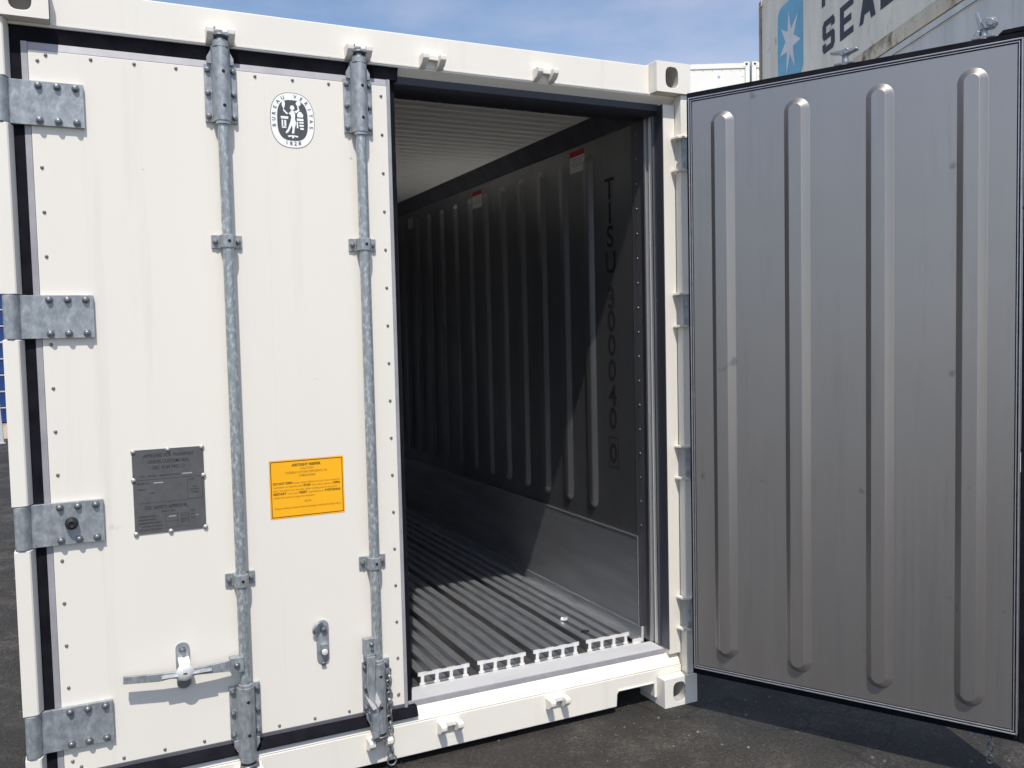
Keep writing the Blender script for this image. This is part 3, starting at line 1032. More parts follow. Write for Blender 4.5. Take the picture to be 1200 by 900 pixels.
# handle of the second bar, hanging down beside its sleeve
hx = BX[1]
b = MB()
b.box(hx-0.052, hx-0.010, hy-0.010, hy+0.016, 0.440, 0.500)
b.bolt((hx-0.026, hy-0.010, 0.480), NX, 0.008, 0.006, 1)
b.bolt((hx-0.024, hy-0.010, 0.462), NX, 0.006, 0.006, 1)
pa = [(hx-0.046, 0.440), (hx-0.046, 0.400), (hx-0.048, 0.340), (hx-0.042, 0.300), (hx-0.040, 0.270), (hx-0.034, 0.250), (hx-0.034, 0.150), (hx-0.010, 0.155), (hx-0.010, 0.262), (hx-0.020, 0.290), (hx-0.022, 0.340), (hx-0.018, 0.400), (hx-0.016, 0.440)]
b.prism(pa, hy-0.022, hy-0.011, 'y')
b.prism([(hx-0.056, 0.312), (hx-0.030, 0.278), (hx-0.020, 0.262), (hx-0.034, 0.258), (hx-0.050, 0.290)], hy-0.034, hy-0.020, 'y', 2)
b.prism([(hx-0.018, 0.315), (hx-0.004, 0.280), (hx-0.014, 0.262), (hx-0.024, 0.285)], hy-0.032, hy-0.018, 'y', 2)
sub(b, 'handle', [M_galv, M_bolt, M_raw], bevel=0.0025)
def chain_mb(x, y, z0, n, pitch=0.021):
    b = MB()
    for i in range(n):
        a = (1, 0, 0) if i % 2 == 0 else (0, 1, 0)
        a = (Vector(a) + Vector((0.25*math.sin(i*1.7), 0.2*math.cos(i), 0))).normalized()
        b.link((x+0.002*math.sin(i*2.1), y, z0-i*pitch), (0, 0, 1), a, 0.029, 0.018, 0.0030)
    return b
sub(chain_mb(hx+0.040, D-0.026, 0.360, 15), 'retaining_chain', M_chain)
b = MB(); b.link((hx+0.043, D-0.026, 0.044), (0, 0, 1), (1, 0, 0), 0.036, 0.032, 0.003)
sub(b, 'chain_ring', M_chain)

# --- emblem: oval with ring of letters
b = MB()
EX, EZ = 0.863, 2.253
def sup(a, c, n=48, e=2.5):
    return [(a*abs(math.cos(t))**(2/e)*(1 if math.cos(t) >= 0 else -1), c*abs(math.sin(t))**(2/e)*(1 if math.sin(t) >= 0 else -1)) for t in [2*PI*i/n for i in range(n)]]
def flat(poly, y, m):
    b.add([(EX+p[0], y, EZ+p[1]) for p in poly], [tuple(range(len(poly)))], m)
yE = D-0.0006
flat(sup(0.0725, 0.0900), yE, 1)
flat(sup(0.0708, 0.0882), yE-0.0003, 0)
flat(sup(0.0500, 0.0660, e=2.9), yE-0.0006, 1)
yF = yE-0.0009
flat([(-0.004, 0.033), (0.005, 0.031), (0.009, 0.022), (0.008, 0.006), (0.011, -0.008), (0.006, -0.026), (0.004, -0.042), (-0.004, -0.042), (-0.001, -0.026), (-0.003, -0.016), (-0.014, -0.038), (-0.022, -0.044), (-0.024, -0.038), (-0.017, -0.030), (-0.008, -0.006), (-0.004, 0.010), (-0.008, 0.024)], yF, 0)  # figure
flat([(p[0]*0.0072/0.0725, 0.041+p[1]*0.0080/0.09) for p in sup(0.0725, 0.09, 20, 2)], yF, 0)     # head
flat([(-0.008, 0.026), (-0.018, 0.018), (-0.030, 0.030), (-0.029, 0.036), (-0.026, 0.033), (-0.018, 0.025), (-0.007, 0.018)], yF-0.0001, 0)
flat([(-0.028, 0.034), (-0.034, 0.048), (-0.032, 0.060), (-0.027, 0.064), (-0.023, 0.056), (-0.024, 0.046)], yF-0.0002, 0)   # torch
flat([(0.006, 0.030), (0.018, 0.036), (0.016, 0.048), (0.020, 0.049), (0.024, 0.034), (0.012, 0.024)], yF-0.0001, 0)
flat([(0.020+p[0]*0.008/0.0725, 0.056+p[1]*0.008/0.09) for p in sup(0.0725, 0.09, 16, 2)], yF-0.0002, 0)
for q in ((-0.038, -0.014, 0.004, 0.012), (0.014, 0.036, 0.000, 0.008), (-0.036, -0.031, -0.022, 0.000), (-0.027, -0.021, -0.022, 0.000), (-0.036, -0.021, -0.026, -0.020), (0.013, 0.018, -0.024, -0.003), (0.022, 0.036, -0.008, -0.003), (0.022, 0.036, -0.018, -0.012), (0.024, 0.036, -0.028, -0.022)):
    flat([(q[0], q[2]), (q[1], q[2]), (q[1], q[3]), (q[0], q[3])], yF, 0)
flat([(0.016, 0.012), (0.034, 0.012), (0.036, 0.020), (0.028, 0.030), (0.021, 0.030), (0.015, 0.020)], yF-0.0001, 0)          # sheaf / lamp
flat([(-0.018, -0.050), (-0.006, -0.048), (0.006, -0.048), (0.018, -0.050), (0.014, -0.055), (0.004, -0.052), (0.002, -0.058), (-0.003, -0.058), (-0.004, -0.052), (-0.014, -0.055)], yF, 0)
word = 'BUREAU VERITAS'
n = len(word)
rx, rz, e = 0.0558, 0.0720, 2.5
def se(t):
    ct, st = math.cos(t), math.sin(t)
    return (rx*abs(ct)**(2/e)*(1 if ct >= 0 else -1), rz*abs(st)**(2/e)*(1 if st >= 0 else -1))
samp = [R(192) - R(204)*i/600 for i in range(601)]
pp = [se(t) for t in samp]
acc = [0.0]
for i in range(600): acc.append(acc[-1]+math.hypot(pp[i+1][0]-pp[i][0], pp[i+1][1]-pp[i][1]))
for i, ch in enumerate(word):
    if ch == ' ': continue
    want = acc[-1]*(i+0.1)/(n-0.8)
    k_ = min(range(601), key=lambda q: abs(acc[q]-want))
    px, pz = pp[k_]
    k0, k1 = max(k_-12, 0), min(k_+12, 600)
    tx, tz = pp[k1][0]-pp[k0][0], pp[k1][1]-pp[k0][1]
    ln = math.hypot(tx, tz); tx, tz = tx/ln, tz/ln
    b.text(ch, 0.0160, (EX+px, yF, EZ+pz), (tx, 0, tz), (-tz, 0, tx), 1, 'c', bold=0.02)
for i, ch in enumerate('1828'):
    x = -0.021+0.014*i
    b.text(ch, 0.0175, (EX+x, yF, EZ-0.0815+0.0020*abs(i-1.5)), (1, 0, 0), (0, 0, 1), 1, 'c', bold=0.02)
sub(b, 'emblem', [M_emb_white, M_emb_dark], smooth=False)

# --- grey approval plate
b = MB()
px0, px1, pz0, pz1 = 0.329, 0.540, 0.937, 1.201
b.box(px0, px1, D-0.003, D, pz0, pz1, 0)
yT = D-0.0034
pc = (px0+px1)/2
UX, UZ = (1, 0, 0), (0, 0, 1)
def T(s, size, x, z, m=1, al='c', bold=0.012, width=None): b.text(s, size, (x, yT, z), UX, UZ, m, al, bold, width)
def bar_(x0, x1, z, h=0.0012, m=1):
    b.add([(x0, yT+0.0001, z), (x1, yT+0.0001, z), (x1, yT+0.0001, z+h), (x0, yT+0.0001, z+h)], [(0, 1, 2, 3)], m)
T('APPROVED FOR TRANSPORT', 0.0150, pc+0.002, 1.176, bold=0.02, width=0.150)
T('UNDER CUSTOMS SEAL', 0.0150, pc+0.002, 1.157, bold=0.02, width=0.122)
T('GBC 9160 P421.17', 0.0150, pc, 1.138, width=0.098)
T('TYPE   DETAILS   MANUFACTURER', 0.0075, px0+0.018, 1.115, al='l', width=0.120)
bar_(px0+0.145, px0+0.175, 1.1165, 0.0035, 2)
bar_(px0+0.012, px1-0.008, 1.106)
bar_(px0+0.060, px0+0.088, 1.0935, 0.0035, 2)
T('MODEL No', 0.0070, px0+0.012, 1.093, al='l')
T('DATE', 0.0070, px1-0.040, 1.095)
T('WEIGHT', 0.0070, px0+0.012, 1.074, al='l')
T('TYPE', 0.0070, px0+0.046, 1.061, al='l')
T('CSC', 0.0070, px1-0.030, 1.072)
T('APPROVED', 0.0060, px1-0.030, 1.063)
T('NUMBER', 0.0060, px1-0.030, 1.054)
for q in (px1-0.052, px1-0.008): b.add([(q, yT, 1.035), (q+0.001, yT, 1.035), (q+0.001, yT, 1.100), (q, yT, 1.100)], [(0, 1, 2, 3)], 1)
bar_(px1-0.052, px1-0.008, 1.035); bar_(px0+0.012, px1-0.052, 1.033, 0.001)
T('CSC SAFETY APPROVAL', 0.0145, pc-0.010, 1.013, bold=0.02, width=0.128)
T('GB/ICT 1026', 0.0075, pc-0.006, 1.001)
for i, s in enumerate(('DATE MANUFACTURED', 'IDENTIFICATION No', 'MAXIMUM GROSS WEIGHT', 'ALLOWABLE STACKING', 'RACKING TEST LOAD')):
    T(s, 0.0068, px0+0.012, 0.989-0.0105*i, al='l', bold=0.02, width=0.050+0.018*(i > 1))
for q in (px0+0.090, px0+0.125, px0+0.158): b.add([(q, yT, 0.950), (q+0.001, yT, 0.950), (q+0.001, yT, 0.992), (q, yT, 0.992)], [(0, 1, 2, 3)], 1)
for zz in (0.992, 0.970, 0.950): bar_(px0+0.090, px0+0.158, zz, 0.0008)
bar_(px0+0.100, px0+0.122, 0.984, 0.0030, 2)
bar_(px0+0.013, px0+0.018, 0.957, 0.0030, 2)
bar_(px1-0.030, px1-0.022, 0.981, 0.0020, 2)
for i in range(3):
    T('000 00', 0.0060, px0+0.135, 0.983-0.010*i, al='l')
    T('KGS', 0.0060, px1-0.044, 0.995-0.011*i, al='l')
for x, z in ((px0+0.004, pz1-0.004), (pc, pz1-0.003), (px1-0.004, pz1-0.003), (px0+0.002, 1.108), (px1-0.002, 1.107), (px0+0.003, pz0+0.002), (pc-0.001, pz0+0.001), (px1-0.002, pz0+0.003)):
    b.lathe((x, D-0.003, z), NX, [(0, 0.0074), (0.0025, 0.007), (0.005, 0.004), (0.0056, 0.002)], 14, 3)
sub(b, 'approval_plate', [M_plate, M_plate_ink, M_plate_lite, M_plate_rivet])

# --- yellow warning sticker
b = MB()
sx0, sx1, sz0, sz1 = 0.744, 0.995, 0.938, 1.134
b.add([(sx0, D-0.0007, sz0), (sx1, D-0.0007, sz0), (sx1, D-0.0007, sz1), (sx0, D-0.0007, sz1)], [(0, 1, 2, 3)], 0)
yT = D-0.0011
e, wd = 0.0045, 0.0024
for q in ((sx0+e, sx1-e, sz0+e, sz0+e+wd), (sx0+e, sx1-e, sz1-e-wd, sz1-e), (sx0+e, sx0+e+wd, sz0+e+wd, sz1-e-wd), (sx1-e-wd, sx1-e, sz0+e+wd, sz1-e-wd)):
    b.add([(q[0], yT, q[2]), (q[1], yT, q[2]), (q[1], yT, q[3]), (q[0], yT, q[3])], [(0, 1, 2, 3)], 1)
scx = (sx0+sx1)/2
T('AIRTIGHT REEFER', 0.0120, scx-0.002, 1.1105, 1, bold=0.03, width=0.098)
T('CAUTION', 0.0105, scx, 1.0985, 2, width=0.044)
T('POSSIBLE OXYGEN DEFICIENCY IN', 0.0105, scx-0.002, 1.0865, 2, width=0.138)
T('ATMOSPHERE', 0.0105, scx, 1.0745, 2, width=0.056)
lx = sx0+0.012
def seq(z, parts):
    x = lx
    for s, w, bold in parts:
        T(s, 0.0105 if bold else 0.0098, x, z, 1 if bold else 2, 'l', 0.03 if bold else 0.004, w)
        x += w+0.004
seq(1.0520, [('DO NOT OPEN', 0.064, 1), ('cargo doors before unit and vent', 0.120, 0), ('opened to', 0.032, 0)])
seq(1.0405, [('ventilate or beside the', 0.096, 0), ('STOP', 0.024, 1), ('the vent doors', 0.068, 0), ('OPEN', 0.024, 1)])
seq(1.0290, [('door for about ten minutes. After cooling set to the point', 0.214, 0)])
seq(1.0175, [('RESTART', 0.042, 1), ('unit and', 0.036, 0), ('RESET', 0.026, 1), ('ventilation.', 0.052, 0), ('IF RETURNING', 0.054, 1)])
seq(1.0060, [('check the same in cargo atmosphere.', 0.138, 0)])
T('NOTE:', 0.0095, scx, 0.9875, 2, width=0.024)
T('Always ventilate container before entering or opening the cargo doors', 0.0088, scx, 0.9700, 2, width=0.222)
sub(b, 'warning_sticker', [M_yellow, M_brown_ink, M_brown_pale], smooth=False)

# ------------------------------------------------------------------ right door (open, swung towards the camera)
o0 = Vector((2.335, -0.120, 0))
ang = math.atan2(-0.873, 0.488)
DW = 1.118
b = MB()
b.box(0.012, DW-0.012, 0.020, 0.110, 0.212, 2.408)
od = b.build('door', [M_panel], None, bevel=0.002)
od.parent = box
od.location = o0 - BO
od.rotation_euler = (0, 0, ang)
od['label'] = 'open door showing its grey ribbed steel inner face'
def osub(mb, name, mats, loc=(0, 0, 0), **k):
    o = mb.build(name, mats, None, **k)
    o.parent = od; o.location = loc
    return o
b = MB()                                                            # inner liner with four pressed beads
b.box(0.016, DW-0.016, 0.0, 0.0195, 0.216, 2.404)
P_d = lambda u, z, h: (u, -h, z)
for c in (0.136, 0.414, 0.695, 0.977):
    b.bead(P_d, c-0.046, c+0.046, 0.266, 2.352, 0.024, edge=0.0245)
osub(b, 'inner_liner', [M_liner], angle=9)
def frame(mb, e, w, y0, y1):
    u0, u1, z0, z1 = e, DW-e, 0.200+e, 2.420-e
    mb.box(u0, u0+w, y0, y1, z0, z1); mb.box(u1-w, u1, y0, y1, z0, z1)
    mb.box(u0+w+0.0001, u1-w-0.0001, y0, y1, z0, z0+w); mb.box(u0+w+0.0001, u1-w-0.0001, y0, y1, z1-w, z1)
b = MB()                                                            # liner frame trim: two ridges with a dark groove
frame(b, 0.0, 0.0050, -0.004, 0.019)
osub(b, 'edge_profile', M_alu, bevel=0.0015)
b = MB()
frame(b, 0.0091, 0.0035, -0.003, 0.019)
osub(b, 'edge_profile', M_alu, bevel=0.001)
b = MB()
frame(b, 0.0052, 0.0037, 0.004, 0.018)
osub(b, 'joint_seal', M_rubber)
b = MB()                                                            # dark joint line inside the trim
frame(b, 0.0127, 0.0030, 0.004, 0.018)
osub(b, 'joint_seal', M_rubber)
b = MB()                                                            # weather seal round the edge
b.box(-0.020, DW+0.040, 0.030, 0.052, 2.4205, 2.448)
b.box(-0.020, DW+0.040, 0.030, 0.052, 0.165, 0.1995)
b.box(-0.020, -0.0005, 0.028, 0.052, 0.200, 2.420)
b.box(DW+0.0005, DW+0.046, 0.026, 0.052, 0.165, 2.420)
b.prism([(DW-0.075, 2.4482), (DW-0.060, 2.462), (DW+0.046, 2.464), (DW+0.046, 2.4205), (DW+0.0405, 2.4205), (DW+0.0405, 2.4482)], 0.028, 0.054, 'y')
b.box(0.0, DW, 0.0525, 0.095, 2.4085, 2.435)
b.box(0.0, DW, 0.0525, 0.095, 0.185, 0.2115)
osub(b, 'weather_seal', M_rubber, bevel=0.003)
# hinge straps on the far side, seen as tongues between the post lugs
b = MB()
b.prism([(-0.094, 0.152), (-0.092, 0.134), (-0.082, 0.124), (-0.068, 0.124), (-0.055, 0.130), (0.130, 0.120), (0.130, 0.111), (-0.016, 0.111), (-0.030, 0.116), (-0.062, 0.121), (-0.066, 0.150), (-0.085, 0.162)], -0.060, 0.060, 'z')
for z in (-0.048, 0.048):
    for x in (0.02, 0.065, 0.11): b.bolt((x, 0.121, z), (0, 1, 0), 0.0105, 0.01)
h0 = osub(b, 'hinge', M_galv, (0, 0, HZ[0]), bevel=0.002)
for z in HZ[1:]:
    c = h0.copy(); C.objects.link(c); c.parent = od; c.location = (0, 0, z)
# lock bars on the outer side of the open door
OY = 0.110+0.032
OU = (0.545, 0.990)
b = MB(); b.cyl((0, 0, 0.135), (0, 0, 2.462), 0.0172, n=20)
ob = osub(b, 'lock_bar', M_rod, (OU[0], OY, 0))
c = ob.copy(); C.objects.link(c); c.parent = od; c.location = (OU[1], OY, 0)
for src, z in ((br, 2.315), (br2, 0.316), (gd, 1.850), (gd, 0.758)):
    for u in OU:
        c = src.copy(); C.objects.link(c); c.parent = od
        c.location = (u, OY, z); c.rotation_euler = (0, 0, PI)
def open_cam(kind):
    b = MB()
    b.cyl((0, 0, -0.02), (0, 0, 0.004), 0.024, n=18)
    b.prism([(-0.036, -0.018), (0.030, -0.022), (0.038, 0.0), (0.028, 0.020), (-0.034, 0.016)], 0.004, 0.012, 'z')
    b.cyl((0, 0, 0.012), (0, 0, 0.040), 0.013, 0.010, n=14)
    if kind == 0:
        b.prism([(-0.052, 0.050), (-0.046, 0.058), (0.040, 0.058), (0.046, 0.052), (0.020, 0.044), (0.006, 0.036), (-0.010, 0.036), (-0.020, 0.044)], -0.014, 0.014, 'y')
        b.cyl((0.006, -0.018, 0.050), (0.006, 0.018, 0.050), 0.011, n=14)
    else:
        b.prism([(-0.026, 0.092), (-0.016, 0.094), (-0.006, 0.060), (0.010, 0.036), (-0.012, 0.034), (-0.020, 0.060)], -0.012, 0.012, 'y')
        b.prism([(-0.008, 0.058), (0.006, 0.072), (0.036, 0.066), (0.042, 0.050), (0.030, 0.036), (0.004, 0.034)], -0.018, 0.014, 'y')
        b.prism([(-0.030, 0.020), (-0.020, 0.034), (-0.010, 0.030), (-0.014, 0.010), (-0.028, 0.006)], -0.016, 0.010, 'y')
        b.cyl((0.022, -0.022, 0.052), (0.022, 0.018, 0.052), 0.012, n=14)
    return b
c1 = osub(open_cam(0), 'lock_cam', M_chain, (OU[0], OY, 2.470), bevel=0.0025)
c2 = osub(open_cam(1), 'lock_cam', M_chain, (OU[1], OY, 2.470), bevel=0.0025)
for u in OU:
    c = cm2.copy(); C.objects.link(c); c.parent = od; c.location = (u, OY, 0.172); c.rotation_euler = (0, 0, PI)
b = MB()
b.prism([(OU[1]-0.036, 0.30), (OU[1]-0.036, 0.150), (OU[1]-0.042, 0.118), (OU[1]-0.028, 0.100), (OU[1]-0.016, 0.112), (OU[1]+0.016, 0.112), (OU[1]+0.020, 0.30)], OY-0.006, OY+0.006, 'y')
osub(b, 'handle', M_galv, bevel=0.002)
osub(chain_mb(OU[1]+0.032, OY+0.004, 0.300, 13, 0.022), 'retaining_chain', M_chain)
# lugs on the right-hand post
b = MB()
for z in HZ:
    for s in (-1, 1):
        zz = z + s*(HH-0.001)
        b.prism([(W-0.064, D-0.001), (W-0.058, 0.010), (W-0.030, -0.004), (W+0.004, 0.004), (W+0.004, D-0.001)], zz-0.005, zz+0.005, 'z')
lug0 = None
lb = MB()
lb.prism([(W-0.064, D-0.001), (W-0.058, 0.010), (W-0.030, -0.004), (W+0.004, 0.004), (W+0.004, D-0.001)], -0.005, 0.005, 'z')
for z in HZ:
    for s in (-1, 1):
        zz = z + s*(HH-0.001)
        if lug0 is None:
            lug0 = lb.build('hinge_lug', M_paint, None, bevel=0.002); o = lug0
        else:
            o = lug0.copy(); C.objects.link(o)
        o.parent = box; o.location = Vector((0, 0, zz)) - BO

# ------------------------------------------------------------------ litter on the floor inside
def scrap(name, loc, size, material, seed):
    rnd = random.Random(seed)
    bm = bmesh.new()
    bmesh.ops.create_icosphere(bm, subdivisions=2, radius=1)
    for v in bm.verts:
        k = 0.6 + 0.6*rnd.random()
        v.co = Vector((v.co.x*size[0]*k, v.co.y*size[1]*k, (v.co.z+0.8)*size[2]*k))
    zmin = min(v.co.z for v in bm.verts)
    for v in bm.verts: v.co.z -= zmin
    me = bpy.data.meshes.new(name); bm.to_mesh(me); bm.free()
    me.materials.append(material)
    o = bpy.data.objects.new(name, me); C.objects.link(o); o.location = loc
    return o
tag(scrap('foil_scrap', (2.115, 0.545, 0.237), (0.018, 0.016, 0.008), M_foil, 3), 'small crumpled silvery scrap lying on the ribbed container floor', 'litter')
tag(scrap('dirt_clump', (2.115, 0.360, 0.237), (0.020, 0.016, 0.005), M_hole, 5), 'dark crumb of dirt on the floor rails in front of the silvery scrap', 'litter')

g = MB()                                          # loose grit on the tarmac
rnd = random.Random(11)
for i in range(900):
    t_ = rnd.random()
    x = 0.4 + 4.2*rnd.random(); y = -2.4 + 2.6*rnd.random()
    if i > 700: x = -2.2 + 2.0*rnd.random(); y = -0.5 + 7*rnd.random()
    q = rnd.choice((0.0015, 0.002, 0.0025, 0.003, 0.0045, 0.007))
    vs = []
    for k in range(5):
        a = 2*PI*k/5 + rnd.random()*0.6
        rr = q*(0.7+0.6*rnd.random())
        vs.append((x+rr*math.cos(a), y+rr*math.sin(a), 0.0))
    vs.append((x+q*0.2, y, q*(0.7+0.5*rnd.random())))
    g.add(vs, [(k, (k+1) % 5, 5) for k in range(5)])
tag(g.build('loose_grit', mat('grit_stone', (0.17, 0.16, 0.145), 0.85, 0, 0.6, 9), smooth=False, fix=False), kind='stuff')

# ------------------------------------------------------------------ background containers
def plain_container(label, loc, rz, LL, HHt, mats, group=None, detail=True):
    """container lying along local +x from the far end at x=0; visible long side on local y=0; z from 0"""
    body, rail, pst = mats
    t = empty('stacked_container', loc, rz)
    tag(t, label, 'shipping container', group)
    b = MB()
    b.box(0.11, LL-0.11, 0.035, 2.40, 0.20, HHt-0.13)
    for i in range(1, int(LL/1.5)):
        x = i*LL/int(LL/1.5)
        b.box(x-0.004, x+0.004, 0.031, 0.0348, 0.26, HHt-0.14)
    b.build('body', body, t, bevel=0.006)
    b = MB()
    b.prism([(0.010, 0.012), (0.010, 0.19), (0.022, 0.235), (0.033, 0.262), (0.06, 0.262), (0.06, 0.012)], 0.18, LL-0.18, 'x')
    b.box(0.18, LL-0.18, 2.38, 2.43, 0.012, 0.262)
    b.build('bottom_rail', rail, t, bevel=0.004)
    b = MB()
    b.box(0.18, LL-0.18, 0.012, 0.06, HHt-0.128, HHt-0.012)
    b.box(0.18, LL-0.18, 2.38, 2.43, HHt-0.128, HHt-0.012)
    b.build('top_rail', body, t, bevel=0.004)
    b = MB()
    b.box(0.04, LL-0.04, 0.062, 2.378, HHt-0.05, HHt-0.02)
    b.build('roof', body, t)
    for x in (0.0, LL-0.105):
        for y in (0.004, 2.33):
            b = MB(); b.box(x, x+0.105, y, y+0.10, 0.12, HHt-0.12)
            b.build('corner_post', pst, t, bevel=0.004)
    for x in (0.0, LL-0.178):
        for y in (0.0, W-0.162):
            for z in (0.0, HHt-0.118):
                b = MB()
                b.box(x, x+0.178, y, y+0.162, z, z+0.1178)
                if y == 0.0: b.cyl((x+0.089, y-0.0008, z+0.06), (x+0.089, y+0.01, z+0.06), 0.032, n=16, m=1)
                b.build('corner_casting', [rail, M_hole], t, bevel=0.006)
    return t
HC = 2.896
cdir = Vector((math.sin(R(22.7)), math.cos(R(22.7)), 0))
base = Vector((13.983, 12.744, 0))
rzA = math.atan2(-cdir.y, -cdir.x)               # local +x runs from the far end towards the camera
# local +y must point away from the camera (right-hand side)
setA = [('grey white container at the foot of the right hand stack, hidden behind the open door', (M_old_grey, M_old_grey, M_old_grey)),
        ('weathered grey white container directly under the blue star container', (M_old_grey, M_old_grey, M_old_grey)),
        ('weathered white container with light blue star panel and navy lettering, top of its stack', (M_old_white, M_old_rail, M_rust_post))]
for i, (lab, ms) in enumerate(setA):
    t = plain_container(lab, base + Vector((0, 0, i*HC)), rzA, 12.19, HC, ms, 'containers stacked behind the open door')
    if i == 1:
        b = MB(); b.box(0.30, 11.9, 0.0095, 0.0118, 2.772, 2.782); b.build('rail_seam', M_rubber, t)
star_box = t
ex = Vector((1, 0, 0))
yS = 0.030
b = MB()                                          # light blue panel with rounded corners
pts = []
xa, xb, za, zb, r_ = 1.10, 2.49, 0.70, 2.32, 0.22
for cx_, cz_, a0 in ((xb-r_, zb-0.05, 0), (xa+r_, zb-r_, 90), (xa+0.05, za+0.05, 180), (xb-r_, za+r_, 270)):
    rr = r_ if (cx_, a0) in ((xa+r_, 90), (xb-r_, 270)) else 0.05
    cx2 = xb-0.05 if a0 == 0 else cx_
    for i in range(7):
        a = R(a0+15*i)
        pts.append((cx2+rr*math.cos(a), cz_+rr*math.sin(a)))
b.add([(p[0], yS, p[1]) for p in pts], [tuple(range(len(pts)))], 0)
b.build('logo_panel', M_sky_blue, star_box, smooth=False)
b = MB()                                          # seven pointed star
sp = [(1.739, 2.130), (2.269, 1.924), (2.395, 1.359), (2.074, 0.916), (1.601, 0.860), (1.237, 1.353), (1.296, 1.906)]
cxs, czs = 1.79, 1.50
star = []
for i in range(7):
    a, q = sp[i], sp[(i+1) % 7]
    star.append(a)
    mx, mz = (a[0]+q[0])/2-cxs, (a[1]+q[1])/2-czs
    star.append((cxs+mx*0.42, czs+mz*0.42))
b.add([(p[0], yS-0.004, p[1]) for p in star], [tuple(range(14))], 0)
b.build('logo_star', M_star, star_box, smooth=False)
def block_text(b, s, x, z, h, wch, adv):
    """squared stencil lettering"""
    t = h*0.20
    u = wch*0.30
    for ch in s:
        def q(x0, x1, z0, z1):
            b.add([(x+x0*wch, yS, z+z0*h), (x+x1*wch, yS, z+z0*h), (x+x1*wch, yS, z+z1*h), (x+x0*wch, yS, z+z1*h)], [(0, 1, 2, 3)])
        def pg(pts): b.add([(x+p[0]*wch, yS, z+p[1]*h) for p in pts], [tuple(range(len(pts)))])
        if ch == 'S':
            pg([(0, .14), (.12, 0), (.86, 0), (1, .14), (1, .46), (.88, .58), (.30, .58), (.30, .80), (.72, .80), (.72, .70), (1, .70), (1, .86), (.88, 1), (.12, 1), (0, .86), (0, .54), (.12, .40), (.70, .40), (.70, .20), (.28, .20), (.28, .30), (0, .30)])
        elif ch == 'E':
            pg([(0, 0), (1, 0), (1, .2), (.3, .2), (.3, .4), (.85, .4), (.85, .6), (.3, .6), (.3, .8), (1, .8), (1, 1), (0, 1)])
        elif ch == 'A':
            pg([(0, 0), (.28, 0), (.36, .22), (.72, .22), (.80, 0), (1.1, 0), (.72, 1), (.38, 1)][:8])
        elif ch == 'L':
            pg([(0, 0), (1, 0), (1, .2), (.3, .2), (.3, 1), (0, 1)])
        elif ch == 'N':
            pg([(0, 0), (.28, 0), (.28, .6), (.72, 0), (1, 0), (1, 1), (.72, 1), (.72, .42), (.28, 1), (0, 1)])
        elif ch == 'D':
            pg([(0, 0), (.8, 0), (1, .18), (1, .82), (.8, 1), (0, 1)])
        elif ch == 'M':
            pg([(0, 0), (.28, 0), (.28, .55), (.5, .2), (.72, .55), (.72, 0), (1, 0), (1, 1), (.74, 1), (.5, .62), (.26, 1), (0, 1)])
        elif ch == 'R':
            pg([(0, 0), (.3, 0), (.3, .35), (.5, .35), (.7, 0), (1.05, 0), (.8, .4), (1, .52), (1, .86), (.86, 1), (0, 1)])
        elif ch == 'K':
            pg([(0, 0), (.3, 0), (.3, .34), (.42, .46), (.7, 0), (1.08, 0), (.64, .66), (1.02, 1), (.66, 1), (.3, .66), (.3, 1), (0, 1)])
        x += adv
b = MB()
block_text(b, 'SEALAND', 3.43, 0.712, 0.575, 0.54, 0.762)
block_text(b, 'MAERSK', 3.40, 1.565, 0.575, 0.56, 0.86)
b.build('side_lettering', M_navy, star_box, smooth=False)
b = MB()
for i in range(40):
    x = 0.25+i*0.30
    b.lathe((x, 0.012, 0.150), (0, -1, 0), [(0, 0.012), (0.006, 0.008)], 8)
b.build('rail_stud', M_rust_post, star_box)

# far white stacks, end-on
def end_container(label, loc, rz, group):
    t = empty('stacked_container', loc, rz)
    tag(t, label, 'shipping container', group)
    b = MB(); b.box(0.02, W-0.02, 0.05, 12.0, 0.10, HC-0.03); b.build('body', M_far_white, t, bevel=0.006)
    b = MB()
    b.box(0.12, W-0.12, 0.006, 0.05, HC-0.16, HC-0.03)
    b.box(0.12, W-0.12, 0.006, 0.05, 0.03, 0.20)
    b.build('end_frame', M_far_white, t, bevel=0.004)
    b = MB()
    b.box(0.13, W-0.13, 0.030, 0.0495, 0.205, HC-0.175)
    for i in range(9):
        for z in (0.25, HC-0.215):
            b.lathe((0.2+i*0.25, 0.030, z), (0, -1, 0), [(0, 0.012), (0.006, 0.008)], 8, 1)
        if i < 9: 
            for x in (0.18, W-0.18): b.lathe((x, 0.030, 0.35+i*0.27), (0, -1, 0), [(0, 0.012), (0.006, 0.008)], 8, 1)
    b.lathe((1.62, 0.030, HC-0.38), (0, -1, 0), [(0, 0.035), (0.002, 0.035)], 16, 2)
    b.build('end_panel', [M_far_white, M_rivet, M_blueink], t)
    for x in (0.0, W-0.115):
        b = MB(); b.box(x, x+0.115, 0.003, 0.16, 0.12, HC-0.12); b.build('corner_post', M_far_white, t, bevel=0.006)
    for x in (0, W-0.162):
        for z in (0, HC-0.118):
            b = MB()
            b.box(x, x+0.162, 0, 0.178, z, z+0.1178)
            b.cyl((x+0.081, -0.001, z+0.055), (x+0.081, 0.01, z+0.055), 0.036, n=16, m=1)
            b.build('corner_casting', [M_far_white, M_hole], t, bevel=0.008)
    return t
rzB = math.atan2(-(16.22-16.91), -(16.65-15.31)) - PI
dB = Vector((math.cos(rzB), math.sin(rzB), 0))
edge = Vector((16.70, 16.20, 0))
names = ['lowest', 'middle', 'topmost']
for i in range(3):
    end_container('bright white container seen end on behind the open door, %s of the left far stack' % names[i], edge - dB*W + Vector((0, 0, i*HC)), rzB, 'far white containers stacked end on')
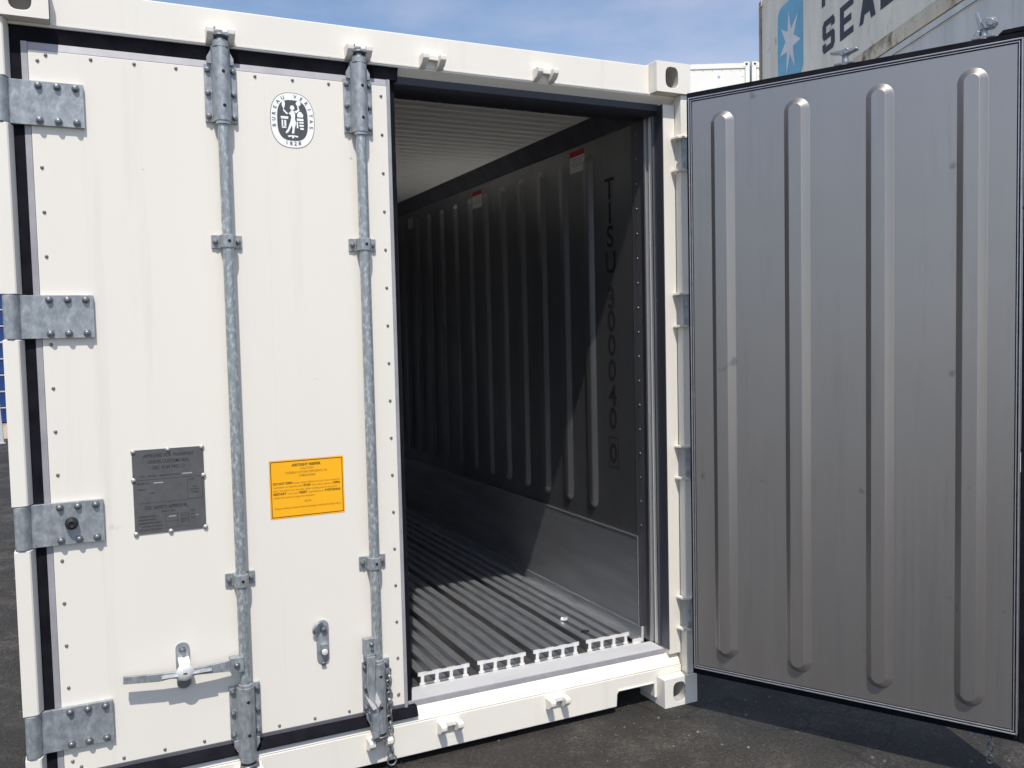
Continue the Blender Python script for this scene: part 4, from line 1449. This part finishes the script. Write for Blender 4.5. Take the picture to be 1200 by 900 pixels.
for i in range(3):
    end_container('bright white container mostly hidden by the star container, %s of the right far stack' % names[i], edge + dB*0.06 + Vector((0, 0, i*HC)), rzB, 'far white containers stacked end on')

# ------------------------------------------------------------------ blue crates far left, with a pale post
def crate(loc, label):
    t = empty('blue_crate', loc)
    tag(t, label, 'crate', 'blue crates stacked beyond the container')
    b = MB()
    w, d, h = 1.2, 1.0, 0.262
    b.box(0, w, 0, d, 0.012, 0.030)
    for q in ((0, w, 0, 0.03), (0, w, d-0.03, d), (0, 0.03, 0.03, d-0.03), (w-0.03, w, 0.03, d-0.03)):
        b.box(q[0], q[1], q[2], q[3], 0.030, h-0.02)
    b.build('crate_body', M_blue, t, bevel=0.004)
    b = MB()
    for q in ((-0.012, w+0.012, -0.012, 0.032), (-0.012, w+0.012, d-0.032, d+0.012), (-0.012, 0.032, 0.032, d-0.032), (w-0.032, w+0.012, 0.032, d-0.032)):
        b.box(q[0], q[1], q[2], q[3], h-0.0195, h+0.004)
    b.build('crate_rim', M_pale, t, bevel=0.003)
cl = Vector((-2.02, 13.9, 0))
ordn = ['lowest', 'second up', 'third up', 'fourth up', 'fifth up', 'sixth up', 'seventh up', 'topmost']
for i in range(8):
    crate(cl + Vector((0, 0, 0.26+0.268*i)), 'blue crate with pale rim beyond the container, %s of its stack' % ordn[i])
b = MB()
b.box(-0.05, 1.25, 0, 1.0, 0.20, 0.255); b.box(-0.05, 1.25, 0.0, 0.1, 0.0, 0.199); b.box(-0.05, 1.25, 0.9, 1.0, 0.0, 0.199); b.box(-0.05, 0.08, 0.101, 0.899, 0.0, 0.199); b.box(1.12, 1.25, 0.101, 0.899, 0.0, 0.199)
o = b.build('pallet', M_old_rail, None, bevel=0.004); o.location = cl
tag(o, 'worn pallet on the asphalt under the stack of blue crates', 'pallet')
b = MB()
b.prism([(-0.04, 0), (0.04, 0), (0.05, 0.02), (0.02, 0.62), (-0.01, 0.64), (-0.03, 0.62), (-0.05, 0.02)], -0.03, 0.03, 'y')
b.box(-0.07, 0.07, -0.05, 0.05, 0, 0.018)
o = b.build('short_post', M_pale, None, bevel=0.004); o.location = (-0.99, 13.1, 0)
tag(o, 'short pale post standing in front of the blue crates', 'post')
